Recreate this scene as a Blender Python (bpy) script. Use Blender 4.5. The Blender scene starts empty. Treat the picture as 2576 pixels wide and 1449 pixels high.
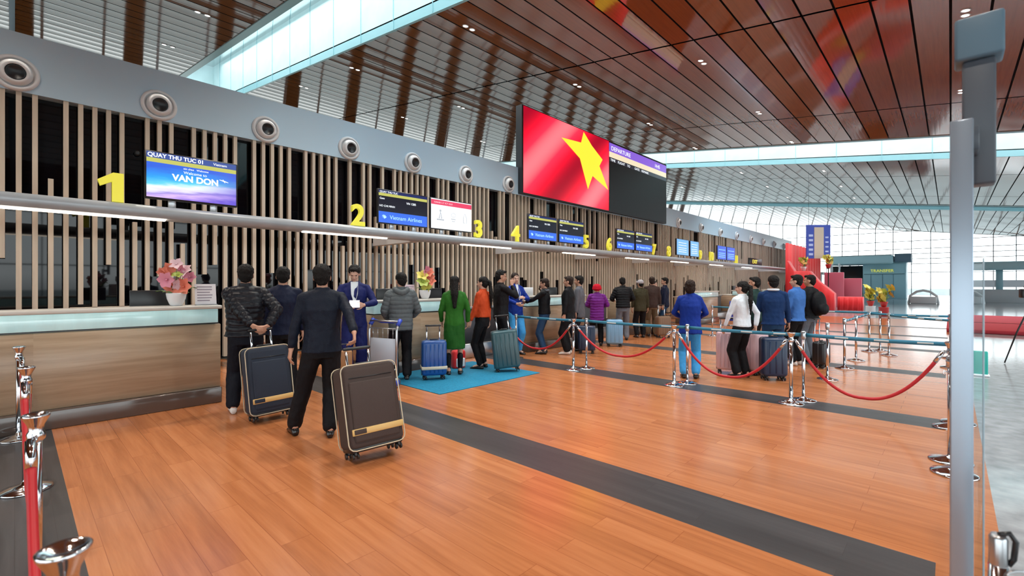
import bpy, bmesh, math, random
from math import sin, cos, pi, radians
from mathutils import Vector, Matrix, Euler, noise

scene = bpy.context.scene
COL = scene.collection
RND = random.Random(7)

# ---------------------------------------------------------------- camera
THETA = radians(43.2)                      # the hall runs along +Y, the desk wall stands at -X
cam_data = bpy.data.cameras.new('camera')
cam = bpy.data.objects.new('camera', cam_data)
COL.objects.link(cam)
cam.location = (0, 0, 1.55)
cam.rotation_euler = (pi / 2, 0, THETA)
cam_data.sensor_width = 36.0
cam_data.lens = 1175 / 2576 * 36
cam_data.shift_y = -9.5 / 2576
cam_data.clip_start = 0.05
cam_data.clip_end = 400
cam_data.dof.use_dof = True
cam_data.dof.focus_distance = 7.0
cam_data.dof.aperture_fstop = 2.4
scene.camera = cam

# ---------------------------------------------------------------- world
world = bpy.data.worlds.new('world')
scene.world = world
world.use_nodes = True
wn = world.node_tree.nodes; wl = world.node_tree.links
wn.clear()
w_out = wn.new('ShaderNodeOutputWorld'); w_bg = wn.new('ShaderNodeBackground')
w_tc = wn.new('ShaderNodeTexCoord'); w_sep = wn.new('ShaderNodeSeparateXYZ'); w_rmp = wn.new('ShaderNodeValToRGB')
w_map = wn.new('ShaderNodeMapRange')
w_map.inputs['From Min'].default_value = -0.2; w_map.inputs['From Max'].default_value = 1.0
wl.new(w_tc.outputs['Generated'], w_sep.inputs[0]); wl.new(w_sep.outputs['Z'], w_map.inputs['Value'])
wl.new(w_map.outputs[0], w_rmp.inputs[0]); wl.new(w_rmp.outputs[0], w_bg.inputs[0]); wl.new(w_bg.outputs[0], w_out.inputs[0])
e = w_rmp.color_ramp.elements
e[0].position = 0.0; e[0].color = (0.42, 0.44, 0.45, 1)
e[1].position = 1.0; e[1].color = (0.72, 0.88, 1.0, 1)
x = e.new(0.155); x.color = (0.50, 0.53, 0.54, 1)
x = e.new(0.18); x.color = (0.93, 0.98, 1.0, 1)
x = e.new(0.4); x.color = (0.86, 0.96, 1.0, 1)
w_bg.inputs['Strength'].default_value = 3.3

scene.view_settings.view_transform = 'Standard'
scene.view_settings.look = 'None'
scene.view_settings.gamma = 1
scene.view_settings.exposure = 0.40
scene.view_settings.use_curve_mapping = False
# daylight falling through the two nearest roof lights
for sy_, sl_ in ((7.7, 2.6), (32.9, 5.0)):
    al = bpy.data.lights.new('roof_daylight', 'AREA'); al.shape = 'RECTANGLE'; al.size = 46; al.size_y = sl_
    al.energy = 650 * sl_ / 2.6; al.color = (0.86, 0.97, 1.0)
    ao = bpy.data.objects.new('roof_daylight', al); COL.objects.link(ao)
    ao.location = (-11.2, sy_, 12.5); ao.rotation_euler = (0, math.atan(0.137), 0)
cy = scene.cycles
cy.max_bounces = 8; cy.diffuse_bounces = 4; cy.glossy_bounces = 4
cy.transmission_bounces = 4; cy.transparent_max_bounces = 12
cy.caustics_reflective = False; cy.caustics_refractive = False
cy.sample_clamp_indirect = 6.0
cy.use_denoising = True

# ---------------------------------------------------------------- helpers
def lin(c):
    """sRGB 0-255 triple to linear."""
    out = []
    for v in c:
        v = v / 255.0
        out.append(v / 12.92 if v <= 0.04045 else ((v + 0.055) / 1.055) ** 2.4)
    return tuple(out)

def mat(name, col, rough=0.5, metal=0.0, spec=0.5, coat=0.0, coat_rough=0.05, emit=None, estr=0.0,
        noise_amt=0.0, noise_scale=(5, 5, 5), bump=0.0, bump_scale=(20, 20, 20), sheen=0.0):
    m = bpy.data.materials.new(name); m.use_nodes = True
    nt = m.node_tree; n = nt.nodes; l = nt.links
    b = n['Principled BSDF']
    b.inputs['Base Color'].default_value = (*col, 1); b.inputs['Roughness'].default_value = rough
    b.inputs['Metallic'].default_value = metal; b.inputs['Specular IOR Level'].default_value = spec
    b.inputs['Coat Weight'].default_value = coat; b.inputs['Coat Roughness'].default_value = coat_rough
    b.inputs['Sheen Weight'].default_value = sheen
    if emit:
        b.inputs['Emission Color'].default_value = (*emit, 1); b.inputs['Emission Strength'].default_value = estr
    if noise_amt or bump:
        tc = n.new('ShaderNodeTexCoord')
    if noise_amt:
        mp = n.new('ShaderNodeMapping'); mp.inputs['Scale'].default_value = noise_scale
        t = n.new('ShaderNodeTexNoise'); t.inputs['Scale'].default_value = 1.0; t.inputs['Detail'].default_value = 5
        l.new(tc.outputs['Object'], mp.inputs[0]); l.new(mp.outputs[0], t.inputs['Vector'])
        r = n.new('ShaderNodeValToRGB'); r.color_ramp.elements[0].position = 0.3; r.color_ramp.elements[1].position = 0.7
        lo = [c * (1 - noise_amt) for c in col]; hi = [min(1, c * (1 + noise_amt)) for c in col]
        r.color_ramp.elements[0].color = (*lo, 1); r.color_ramp.elements[1].color = (*hi, 1)
        l.new(t.outputs['Fac'], r.inputs[0]); l.new(r.outputs[0], b.inputs['Base Color'])
    if bump:
        mp = n.new('ShaderNodeMapping'); mp.inputs['Scale'].default_value = bump_scale
        t = n.new('ShaderNodeTexNoise'); t.inputs['Scale'].default_value = 1.0; t.inputs['Detail'].default_value = 3
        l.new(tc.outputs['Object'], mp.inputs[0]); l.new(mp.outputs[0], t.inputs['Vector'])
        bp = n.new('ShaderNodeBump'); bp.inputs['Strength'].default_value = bump; bp.inputs['Distance'].default_value = 0.02
        l.new(t.outputs['Fac'], bp.inputs['Height']); l.new(bp.outputs[0], b.inputs['Normal'])
    return m

def glass_mat(name, tint, refl_rough=0.02, ior=1.5, body=0.0, body_col=(0.8, 0.9, 0.9)):
    """thin pane: transparent with a fresnel reflection (and an optional frosted body)."""
    m = bpy.data.materials.new(name); m.use_nodes = True
    nt = m.node_tree; n = nt.nodes; l = nt.links; n.clear()
    out = n.new('ShaderNodeOutputMaterial'); tr = n.new('ShaderNodeBsdfTransparent'); gl = n.new('ShaderNodeBsdfGlossy')
    fr = n.new('ShaderNodeFresnel'); mx = n.new('ShaderNodeMixShader')
    tr.inputs[0].default_value = (*tint, 1); gl.inputs['Roughness'].default_value = refl_rough
    fr.inputs[0].default_value = ior
    src = tr
    if body:
        df = n.new('ShaderNodeBsdfDiffuse'); df.inputs[0].default_value = (*body_col, 1)
        m2 = n.new('ShaderNodeMixShader'); m2.inputs[0].default_value = body
        l.new(tr.outputs[0], m2.inputs[1]); l.new(df.outputs[0], m2.inputs[2]); src = m2
    l.new(fr.outputs[0], mx.inputs[0]); l.new(src.outputs[0], mx.inputs[1]); l.new(gl.outputs[0], mx.inputs[2])
    l.new(mx.outputs[0], out.inputs[0])
    return m

class MB:
    """collects shapes and links them as one mesh object"""
    def __init__(s): s.v = []; s.f = []; s.mi = []; s.sm = []
    def add(s, vs, fs, mi=0, smooth=False):
        o = len(s.v); s.v += [tuple(v) for v in vs]
        for f in fs: s.f.append([i + o for i in f]); s.mi.append(mi); s.sm.append(smooth)
    def box(s, x0, x1, y0, y1, z0, z1, mi=0, M=None):
        vs = [Vector((x, y, z)) for x in (x0, x1) for y in (y0, y1) for z in (z0, z1)]
        if M: vs = [M @ v for v in vs]
        s.add(vs, [(0, 1, 3, 2), (4, 6, 7, 5), (0, 4, 5, 1), (2, 3, 7, 6), (0, 2, 6, 4), (1, 5, 7, 3)], mi)
    def quad(s, a, b, c, d, mi=0): s.add([a, b, c, d], [(0, 1, 2, 3)], mi)
    def rings(s, rings, mi=0, smooth=True, cap=True, close=True):
        n = len(rings[0]); vs = [p for r in rings for p in r]; fs = []
        for i in range(len(rings) - 1):
            for j in range(n if close else n - 1):
                k = (j + 1) % n
                fs.append((i * n + j, i * n + k, (i + 1) * n + k, (i + 1) * n + j))
        if cap:
            fs.append(tuple(reversed(range(n)))); fs.append(tuple(range((len(rings) - 1) * n, len(rings) * n)))
        s.add(vs, fs, mi, smooth)
    def tube(s, pts, r, seg=10, mi=0, cap=True, flat=None):
        """tube along points; r may be a list; flat=(wx,wz) makes a strap"""
        pts = [Vector(p) for p in pts]; rs = r if isinstance(r, (list, tuple)) else [r] * len(pts)
        rings = []; up = None
        for i, p in enumerate(pts):
            t = (pts[min(i + 1, len(pts) - 1)] - pts[max(i - 1, 0)]).normalized()
            if up is None:
                up = Vector((0, 0, 1)) if abs(t.z) < 0.9 else Vector((0, 1, 0))
            a = t.cross(up).normalized(); b = a.cross(t).normalized(); up = b
            rings.append([p + a * cos(2 * pi * k / seg) * rs[i] + b * sin(2 * pi * k / seg) * rs[i] for k in range(seg)])
        s.rings(rings, mi, True, cap)
    def lathe(s, prof, c=(0, 0, 0), seg=24, mi=0, M=None, sx=1, sy=1, smooth=True):
        """profile [(r,z)...] about z"""
        c = Vector(c); rings = []
        for r, z in prof:
            ring = [Vector((r * cos(2 * pi * k / seg) * sx, r * sin(2 * pi * k / seg) * sy, z)) for k in range(seg)]
            ring = [(M @ v if M else v) + c for v in ring]; rings.append(ring)
        s.rings(rings, mi, smooth, True)
    def cyl(s, c, r, z0, z1, seg=20, mi=0, M=None):
        s.lathe([(r, z0), (r, z1)], c, seg, mi, M)
        for k in range(1, seg + 3): s.sm[-k] = False if k <= 2 else s.sm[-k]
    def ball(s, c, rx, ry=None, rz=None, seg=14, rg=8, mi=0, M=None):
        ry = ry or rx; rz = rz or rx; c = Vector(c); rings = []
        for i in range(1, rg):
            a = -pi / 2 + pi * i / rg
            ring = [Vector((cos(2 * pi * k / seg) * cos(a) * rx, sin(2 * pi * k / seg) * cos(a) * ry, sin(a) * rz)) for k in range(seg)]
            rings.append([(M @ v if M else v) + c for v in ring])
        s.rings(rings, mi, True, True)
    def rbox(s, x0, x1, y0, y1, z0, z1, r=0.02, mi=0, M=None, seg=3, axis='z'):
        """box with rounded edges, through bmesh bevel"""
        bm = bmesh.new(); bmesh.ops.create_cube(bm, size=1)
        for v in bm.verts:
            v.co = Vector(((x0 + x1) / 2 + v.co.x * (x1 - x0), (y0 + y1) / 2 + v.co.y * (y1 - y0), (z0 + z1) / 2 + v.co.z * (z1 - z0)))
        bmesh.ops.bevel(bm, geom=bm.edges[:] + bm.verts[:], offset=r, segments=seg, profile=0.5, affect='EDGES')
        bm.verts.index_update()
        vs = [(M @ v.co if M else v.co.copy()) for v in bm.verts]
        s.add(vs, [tuple(v.index for v in f.verts) for f in bm.faces], mi, True); bm.free()
    def bm_add(s, bm, mi=0, M=None, smooth=False):
        bm.verts.index_update()
        s.add([(M @ v.co if M else v.co.copy()) for v in bm.verts], [tuple(v.index for v in f.verts) for f in bm.faces], mi, smooth)
    def build(s, name, mats, parent=None, loc=None, rot=None):
        me = bpy.data.meshes.new(name); me.from_pydata(s.v, [], s.f)
        for m in (mats if isinstance(mats, (list, tuple)) else [mats]): me.materials.append(m)
        me.polygons.foreach_set('material_index', s.mi); me.polygons.foreach_set('use_smooth', s.sm)
        me.update()
        o = bpy.data.objects.new(name, me); COL.objects.link(o)
        if parent: o.parent = parent
        if loc is not None: o.location = loc
        if rot is not None: o.rotation_euler = rot
        return o

def tag(o, label=None, cat=None, group=None, kind=None):
    if label: o['label'] = label
    if cat: o['category'] = cat
    if group: o['group'] = group
    if kind: o['kind'] = kind
    return o

def empty(name, loc, rz=0, label=None, cat=None, group=None):
    o = bpy.data.objects.new(name, None); COL.objects.link(o)
    o.location = loc; o.rotation_euler = (0, 0, rz); o.empty_display_size = 0.1
    return tag(o, label, cat, group)

def copy_tree(o, parent=None):
    c = o.copy(); COL.objects.link(c)
    if parent: c.parent = parent
    for ch in o.children: copy_tree(ch, c)
    return c

def text_mesh(txt, size=1.0, depth=0.0, align='CENTER', bevel=0.0, offset=0.0, res=4):
    """text as a mesh in its own XY plane, as a bmesh"""
    cu = bpy.data.curves.new('text', 'FONT'); cu.body = txt; cu.size = size; cu.extrude = depth
    cu.align_x = align; cu.bevel_depth = bevel; cu.offset = offset; cu.resolution_u = res
    o = bpy.data.objects.new('text', cu); COL.objects.link(o)
    bpy.context.view_layer.update()
    dg = bpy.context.evaluated_depsgraph_get()
    me = bpy.data.meshes.new_from_object(o.evaluated_get(dg))
    bm = bmesh.new(); bm.from_mesh(me)
    bpy.data.objects.remove(o); bpy.data.curves.remove(cu); bpy.data.meshes.remove(me)
    return bm

# things on the desk wall face +X: local x of a flat sign runs along +Y, local y is up
WALLM = lambda x, y, z: Matrix(((0, 0, 1, x), (1, 0, 0, y), (0, 1, 0, z), (0, 0, 0, 1)))
# ---------------------------------------------------------------- materials of the building
def wood_planks(name, cols, bw, rh, rough, grain=(0.6, 14, 1), mortar=0.0015, coat=0.0, spec=0.5, bump=0.0, mixf=0.16):
    """planks running along local X, row height rh (Y), length bw"""
    m = bpy.data.materials.new(name); m.use_nodes = True
    nt = m.node_tree; n = nt.nodes; l = nt.links; b = n['Principled BSDF']
    tc = n.new('ShaderNodeTexCoord'); br = n.new('ShaderNodeTexBrick')
    l.new(tc.outputs['Object'], br.inputs['Vector'])
    br.offset = 0.37; br.offset_frequency = 2
    br.inputs['Scale'].default_value = 1.0; br.inputs['Brick Width'].default_value = bw; br.inputs['Row Height'].default_value = rh
    br.inputs['Mortar Size'].default_value = mortar; br.inputs['Mortar Smooth'].default_value = 0.2
    br.inputs['Color1'].default_value = (0, 0, 0, 1); br.inputs['Color2'].default_value = (1, 1, 1, 1); br.inputs['Mortar'].default_value = (0.35, 0.35, 0.35, 1)
    mp = n.new('ShaderNodeMapping'); mp.inputs['Scale'].default_value = grain
    ns = n.new('ShaderNodeTexNoise'); ns.inputs['Scale'].default_value = 1.6; ns.inputs['Detail'].default_value = 8; ns.inputs['Roughness'].default_value = 0.62
    l.new(tc.outputs['Object'], mp.inputs[0])
    add = n.new('ShaderNodeVectorMath'); add.operation = 'ADD'
    l.new(mp.outputs[0], add.inputs[0]); l.new(br.outputs['Color'], add.inputs[1]); l.new(add.outputs[0], ns.inputs['Vector'])
    mixv = n.new('ShaderNodeMix'); mixv.data_type = 'FLOAT'; mixv.inputs[0].default_value = mixf
    l.new(ns.outputs['Fac'], mixv.inputs[2]); l.new(br.outputs['Color'], mixv.inputs[3])
    rp = n.new('ShaderNodeValToRGB'); el = rp.color_ramp.elements
    el[0].position = 0.18; el[0].color = (*cols[0], 1); el[1].position = 0.86; el[1].color = (*cols[2], 1)
    q = el.new(0.5); q.color = (*cols[1], 1)
    l.new(mixv.outputs[0], rp.inputs[0])
    mm = n.new('ShaderNodeMix'); mm.data_type = 'RGBA'; mm.blend_type = 'MULTIPLY'
    l.new(br.outputs['Fac'], mm.inputs[0]); l.new(rp.outputs[0], mm.inputs[6]); mm.inputs[7].default_value = (0.6, 0.5, 0.45, 1)
    l.new(mm.outputs[2], b.inputs['Base Color'])
    b.inputs['Roughness'].default_value = rough; b.inputs['Specular IOR Level'].default_value = spec
    b.inputs['Coat Weight'].default_value = coat; b.inputs['Coat Roughness'].default_value = 0.12
    if bump:
        bp = n.new('ShaderNodeBump'); bp.inputs['Strength'].default_value = bump; bp.inputs['Distance'].default_value = 0.01
        l.new(ns.outputs['Fac'], bp.inputs['Height']); l.new(bp.outputs[0], b.inputs['Normal'])
    return m

M_FLOOR = wood_planks('floor_wood', [(0.29, 0.092, 0.030), (0.48, 0.172, 0.064), (0.64, 0.26, 0.11)], 1.22, 0.18, 0.19, grain=(0.5, 9, 1), spec=0.6)
M_STRIP = wood_planks('floor_dark_strip', [(0.020, 0.018, 0.020), (0.045, 0.042, 0.045), (0.085, 0.078, 0.08)], 1.22, 0.18, 0.36, grain=(0.5, 9, 1), spec=0.5)
M_TILE = mat('floor_stone', (0.34, 0.365, 0.39), 0.10, noise_amt=0.25, noise_scale=(6, 6, 6), spec=0.5)
M_CEIL = wood_planks('ceiling_wood', [(0.26, 0.070, 0.014), (0.33, 0.092, 0.019), (0.40, 0.115, 0.026)], 5.0, 40.0, 0.075, grain=(12, .4, 1), mortar=0, spec=1.0, coat=0.0)
M_DARK = mat('plenum_black', (0.006, 0.006, 0.007), 0.8)
M_TEAL = mat('skylight_trim_teal', (0.36, 0.62, 0.66), 0.35)
M_SKYW = mat('skylight_white', (0.80, 0.95, 0.94), 0.5, noise_amt=0.06, noise_scale=(1.2, 1.2, 1.2))
M_FASCIA = mat('fascia_grey', (0.52, 0.70, 0.84), 0.34, spec=0.5)
M_BLACKGLASS = mat('black_wall_glass', (0.003, 0.003, 0.005), 0.03, spec=0.35)
M_SLAT = mat('slat_wood', (0.64, 0.54, 0.425), 0.5, noise_amt=0.12, noise_scale=(9, 9, 1.2))
M_WHITE = mat('white_paint', (0.80, 0.82, 0.84), 0.45)
M_BROWNWALL = mat('brown_wall', (0.05, 0.035, 0.028), 0.6)
M_GREYMETAL = mat('grey_metal', (0.34, 0.37, 0.40), 0.3, metal=0.6)
M_PANE = glass_mat('window_pane', (0.95, 0.985, 0.985))
M_MULL = mat('mullion_grey', (0.38, 0.41, 0.44), 0.4)
M_CONC = mat('apron_concrete', (0.16, 0.17, 0.16), 0.8, noise_amt=0.1)

# ---------------------------------------------------------------- floor: wood field, dark strips, stone to the right
mb = MB()
XW0, XW1 = -11.0, 0.22
strips = [(-0.30, 0.27), (2.98, 3.51), (6.76, 7.27), (10.5, 11.02), (14.3, 14.8), (18.1, 18.6), (21.9, 22.4)]
ys = [-14.0]
y = -14.0
for a, b in strips:
    mb.quad((XW0, y, 0), (XW1, y, 0), (XW1, a, 0), (XW0, a, 0), 0)
    mb.quad((XW0, a, 0), (-0.06, a, 0), (-0.06, b, 0), (XW0, b, 0), 1)
    mb.quad((-0.06, a, 0), (XW1, a, 0), (XW1, b, 0), (-0.06, b, 0), 0)
    y = b
mb.quad((XW0, y, 0), (XW1, y, 0), (XW1, 27.0, 0), (XW0, 27.0, 0), 0)
mb.quad((XW0, 27.0, 0), (XW1, 27.0, 0), (XW1, 87.0, 0), (XW0, 87.0, 0), 2)
mb.quad((XW1, -14, 0), (14, -14, 0), (14, 87, 0), (XW1, 87, 0), 2)
mb.quad((-37, -14, 0), (XW0, -14, 0), (XW0, 87, 0), (-37, 87, 0), 3)
tag(mb.build('floor', [M_FLOOR, M_STRIP, M_TILE, mat('floor_dark_granite', (0.12, 0.12, 0.105), 0.4)]), 'orange wood plank floor with dark grey strips and pale stone to the right', 'floor', kind='structure')

# ---------------------------------------------------------------- ceiling bays of glossy planks with skylight slots between
SL = 0.137; ZC = 8.55
def cz(X): return ZC - SL * X
XL, XR = -36.0, 13.5
bays = [(-14.0, 6.0, [-0.07]), (9.2, 30.0, [14.9, 24.8]), (35.6, 56.6, [41.3, 51.0]), (60.2, 87.0, [66, 76])]
mb = MB()
ang = math.atan(SL)
PW = 0.75
npl = int((XR - XL) / PW)
for bi, (ya, yb, joints) in enumerate(bays):
    cuts = [ya] + joints + [yb]
    for k in range(npl):
        xa = XL + k * PW + 0.028; xb = XL + (k + 1) * PW - 0.028
        t = RND.uniform(-0.0025, 0.0025); t2 = RND.uniform(-0.0025, 0.0025)
        for c in range(len(cuts) - 1):
            y0 = cuts[c] + (0.045 if c else 0); y1 = cuts[c + 1] - (0.045 if c < len(cuts) - 2 else 0)
            # slightly dished plank: three strips across
            n = 4
            for q in range(n):
                u0 = q / n; u1 = (q + 1) / n
                x0 = xa + (xb - xa) * u0; x1 = xa + (xb - xa) * u1
                dz = lambda u: 0.004 * (1 - (2 * u - 1) ** 2)
                mb.add([(x0, y0, cz(x0) + dz(u0) + t), (x0, y1, cz(x0) + dz(u0) + t2), (x1, y1, cz(x1) + dz(u1) + t2), (x1, y0, cz(x1) + dz(u1) + t)], [(0, 1, 2, 3)], 0, True)
            mb.quad((xa, y0, cz(xa) + t), (xa, y0, cz(xa) + 0.1), (xa, y1, cz(xa) + 0.1), (xa, y1, cz(xa) + t2), 1)
            mb.quad((xb, y0, cz(xb) + t), (xb, y1, cz(xb) + t2), (xb, y1, cz(xb) + 0.1), (xb, y0, cz(xb) + 0.1), 1)
    mb.add([(XL, ya, cz(XL) + .12), (XL, yb, cz(XL) + .12), (XR, yb, cz(XR) + .12), (XR, ya, cz(XR) + .12)], [(0, 1, 2, 3)], 1)
    # edge trims
    for ye, sgn in ((ya, -1), (yb, 1)):
        w = 0.28 if sgn > 0 else 0.10
        y0, y1 = (ye, ye + w) if sgn > 0 else (ye - w, ye)
        vs = [(X, Y, cz(X) + z) for X in (XL, XR) for Y in (y0, y1) for z in (-0.03, 0.35)]
        mb.add(vs, [(0, 1, 3, 2), (4, 6, 7, 5), (0, 4, 5, 1), (2, 3, 7, 6), (0, 2, 6, 4), (1, 5, 7, 3)], 2)
# slot side faces and roof lights
slots = [(6.28, 9.1), (30.28, 35.5), (56.88, 60.1)]
HS = 2.6
for a, b in slots:
    for yy in (a, b):
        mb.add([(XL, yy, cz(XL) + .3), (XR, yy, cz(XR) + .3), (XR, yy, cz(XR) + HS), (XL, yy, cz(XL) + HS)], [(0, 1, 2, 3)], 3)
    for xx in (XL, XR):
        mb.add([(xx, a, cz(xx)), (xx, b, cz(xx)), (xx, b, cz(xx) + HS), (xx, a, cz(xx) + HS)], [(0, 1, 2, 3)], 3)
    X = XL + 1.5
    while X < XR:                                                    # panel joints of the upstand faces
        mb.box(X - 0.012, X + 0.012, b - 0.02, b, cz(X) + .0, cz(X) + HS, 2)
        X += 2.25
    mb.add([(XL, a, cz(XL) + HS), (XR, a, cz(XR) + HS), (XR, b, cz(XR) + HS), (XL, b, cz(XL) + HS)], [(0, 1, 2, 3)], 4)
mb.add([(X, Y, cz(X) + z) for X in (XL, XR) for Y in (-0.15, 0.01) for z in (-0.02, 0.1)], [(0, 1, 3, 2), (4, 6, 7, 5), (0, 4, 5, 1), (2, 3, 7, 6), (0, 2, 6, 4), (1, 5, 7, 3)], 5)
tag(mb.build('ceiling', [M_CEIL, M_DARK, M_TEAL, M_SKYW, glass_mat('roof_light_glass', (0.95, 1.0, 1.0), body=0.12, body_col=(0.9, 0.97, 0.97)), mat('joint_blue', (0.05, 0.12, 0.19), 0.4)]),
    'sloping ceiling of glossy brown planks with skylight slots', 'ceiling', kind='structure')

# ---------------------------------------------------------------- left wall: black glass, grey fascia, far end
mb = MB()
YW0, YW1 = -13.5, 50.0
mb.box(-11.45, -11.2, YW0, YW1, 0, 4.67, 0)
mb.box(-11.45, -10.98, YW0, YW1, 4.67, 5.62, 1)
mb.box(-11.5, -10.98, YW1, YW1 + 0.35, 0, 5.62, 2)
tag(mb.build('wall_left', [M_BLACKGLASS, M_FASCIA, M_WHITE]), 'black glass wall behind the desks under a grey fascia', 'wall', kind='structure')

# slats (pattern of the wall lining): spacing .185, own random tops and bottoms
mb = MB()
SP = 0.185
given = {0: (0, 1.97), 3: (3.32, 0), 5: (0, 1.2), 7: (0, 1.9), 9: (2.7, 0), 11: (0, 1.7), 13: (2.35, 0), 15: (0, 1.75), 16: (0, 1.95), 19: (2.95, 1.85), 22: (0, 1.8), 25: (2.85, 0), 27: (0, 1.9)}
k = -6
while True:
    yc = -0.139 + k * SP
    if yc > YW1: break
    top, bot = given.get(k, (0, 0))
    if k > 28 or k < 0:
        q = RND.random()
        if q < 0.22: top = RND.uniform(2.5, 3.6)
        elif q < 0.42: bot = RND.uniform(1.2, 2.1)
        elif q < 0.47: top, bot = RND.uniform(2.6, 3.3), RND.uniform(1.5, 1.95)
    mb.box(-11.1, -11.0, yc - 0.033, yc + 0.033, bot or 0.05, top or 4.67)
    k += 1
mb.box(-11.12, -11.0, 0.65, 1.66, 1.09, 1.15)          # low frame between two slats
tag(mb.build('trim_1', M_SLAT), 'vertical pale wood slats lining the black wall', 'wall slats', kind='structure')

# recessed wood wall behind the far counters' lower zone
# ---------------------------------------------------------------- glazed walls
def glazed(name, label, axis, pos, a0, a1, z0, z1f, step, rows, wmull=0.05, pane=None, mm=None, rh=0.03):
    """glass wall; axis 'x': plane x=pos running along y, axis 'y': plane y=pos running along x"""
    fr = MB(); gl = MB()
    def bx(a, b, za, zb, t=0.05):
        if axis == 'x': fr.box(pos - t, pos + t, a, b, za, zb)
        else: fr.box(a, b, pos - t, pos + t, za, zb)
    a = a0
    while a <= a1 + 1e-3:
        bx(a - wmull / 2, a + wmull / 2, z0, z1f(a)); a += step
    for z in rows: bx(a0, a1, z - rh, z + rh, 0.045)
    o = fr.build(name, mm or M_MULL)
    za, zb = z1f(a0), z1f(a1)
    if axis == 'x': gl.quad((pos, a0, z0), (pos, a1, z0), (pos, a1, zb), (pos, a0, za))
    else: gl.quad((a0, pos, z0), (a1, pos, z0), (a1, pos, zb), (a0, pos, za))
    gl.build('pane', pane or M_PANE, o)
    return tag(o, label, 'window', kind='structure')
glazed('window_1', 'far glass end wall with a thin grey grid', 'y', 86.0, -36, 13.5, 0, lambda a: cz(a), 2.0, [3.2, 4.4, 5.1, 5.8, 6.5, 7.6, 9], 0.09, None, mat('mullion_dark', (0.30, 0.32, 0.34), 0.5), 0.045)
glazed('window_2', 'glass front of the hall on the street side', 'x', 13.0, -14, 86, 0, lambda a: 5.5, 2.5, [2.6, 5.4])
glazed('window_3', 'glass wall behind the viewer', 'y', -13.8, -36, 13.5, 0, lambda a: 5.5, 2.5, [2.6, 5.4])
glazed('window_4', 'airside glass wall beyond the desk wall', 'x', -36.0, -14, 86, 0, lambda a: cz(-36), 2.5, [2.6, 5.4, 8.2, 11], 0.12, glass_mat('tinted_pane', (0.84, 0.88, 0.86)))
mb = MB(); y = -14.0
while y < 86:
    mb.add([(X, Y, Z) for X in (-36.3, -35.9) for Y in (y, y + 0.9) for Z in (0, cz(-36))], [(0, 1, 3, 2), (4, 6, 7, 5), (0, 4, 5, 1), (2, 3, 7, 6), (0, 2, 6, 4), (1, 5, 7, 3)], 0); y += 4.6
mb.box(-36.3, -35.88, -14, 86, 6.6, 7.6); mb.box(-36.3, -35.88, -14, 86, 0, 1.2)
tag(mb.build('wall_airside', M_BROWNWALL), 'dark piers between the airside windows', 'wall', kind='structure')
mb = MB(); mb.box(12.9, 13.1, -14, 86, 5.5, 7.1)
tag(mb.build('wall_right', M_BROWNWALL), 'dark wall band above the street side glass', 'wall', kind='structure')
mb = MB()
mb.add([(XL, -13.8, 5.5), (XR, -13.8, 5.5), (XR, -13.8, cz(XR)), (XL, -13.8, cz(XL))], [(0, 1, 2, 3)])
tag(mb.build('wall_back', M_BROWNWALL), 'dark wall above the glass behind the viewer', 'wall', kind='structure')
mb = MB(); mb.quad((-160, -120, -0.06), (160, -120, -0.06), (160, 220, -0.06), (-160, 220, -0.06))
tag(mb.build('ground', M_CONC), 'pale concrete ground outside the hall', 'ground', kind='structure')
# ---------------------------------------------------------------- materials of the fittings
M_COUNTERWOOD = wood_planks('counter_wood', [(0.26, 0.175, 0.11), (0.42, 0.31, 0.21), (0.56, 0.44, 0.32)], 3.0, 6.0, 0.3, grain=(1, 0.5, 10), mortar=0)
M_CTOP = mat('counter_top_cream', (0.62, 0.60, 0.55), 0.25)
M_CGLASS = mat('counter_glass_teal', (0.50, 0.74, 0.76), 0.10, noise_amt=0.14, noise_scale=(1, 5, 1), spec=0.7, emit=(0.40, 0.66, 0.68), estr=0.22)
M_PLINTH = mat('plinth_dark', (0.10, 0.075, 0.065), 0.12, spec=0.6)
M_STEEL = mat('brushed_steel', (0.50, 0.51, 0.53), 0.28, metal=0.9)
M_CHROME = mat('chrome', (0.66, 0.67, 0.70), 0.10, metal=1.0)
M_BLACK = mat('black_plastic', (0.010, 0.010, 0.012), 0.35)
M_DGREY = mat('dark_grey_panel', (0.10, 0.105, 0.12), 0.4)
M_BEAM = mat('beam_silver', (0.42, 0.46, 0.50), 0.35, metal=0.15, noise_amt=0.06, noise_scale=(4, 4, 4))
M_YELLOW = mat('figure_yellow', (0.80, 0.75, 0.07), 0.35, emit=(0.85, 0.78, 0.06), estr=0.25)
M_PAPER = mat('white_paper', (0.80, 0.78, 0.82), 0.6)
M_GREYTXT = mat('grey_print', (0.30, 0.26, 0.32), 0.6)
M_CERAMIC = mat('white_ceramic', (0.82, 0.83, 0.86), 0.15)
M_RED = mat('red_cloth', (0.68, 0.006, 0.010), 0.6, sheen=0.3)
M_ROPE = mat('red_rope_velvet', (0.46, 0.004, 0.012), 0.5, sheen=0.1)
M_BELT = mat('teal_belt', (0.03, 0.22, 0.36), 0.5)
M_BELTW = mat('belt_white_print', (0.62, 0.72, 0.74), 0.5)
M_MAT = mat('blue_mat', (0.004, 0.19, 0.34), 0.85, noise_amt=0.2, noise_scale=(40, 40, 40))
M_BOX = mat('dark_bag', (0.02, 0.018, 0.02), 0.6)

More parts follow.
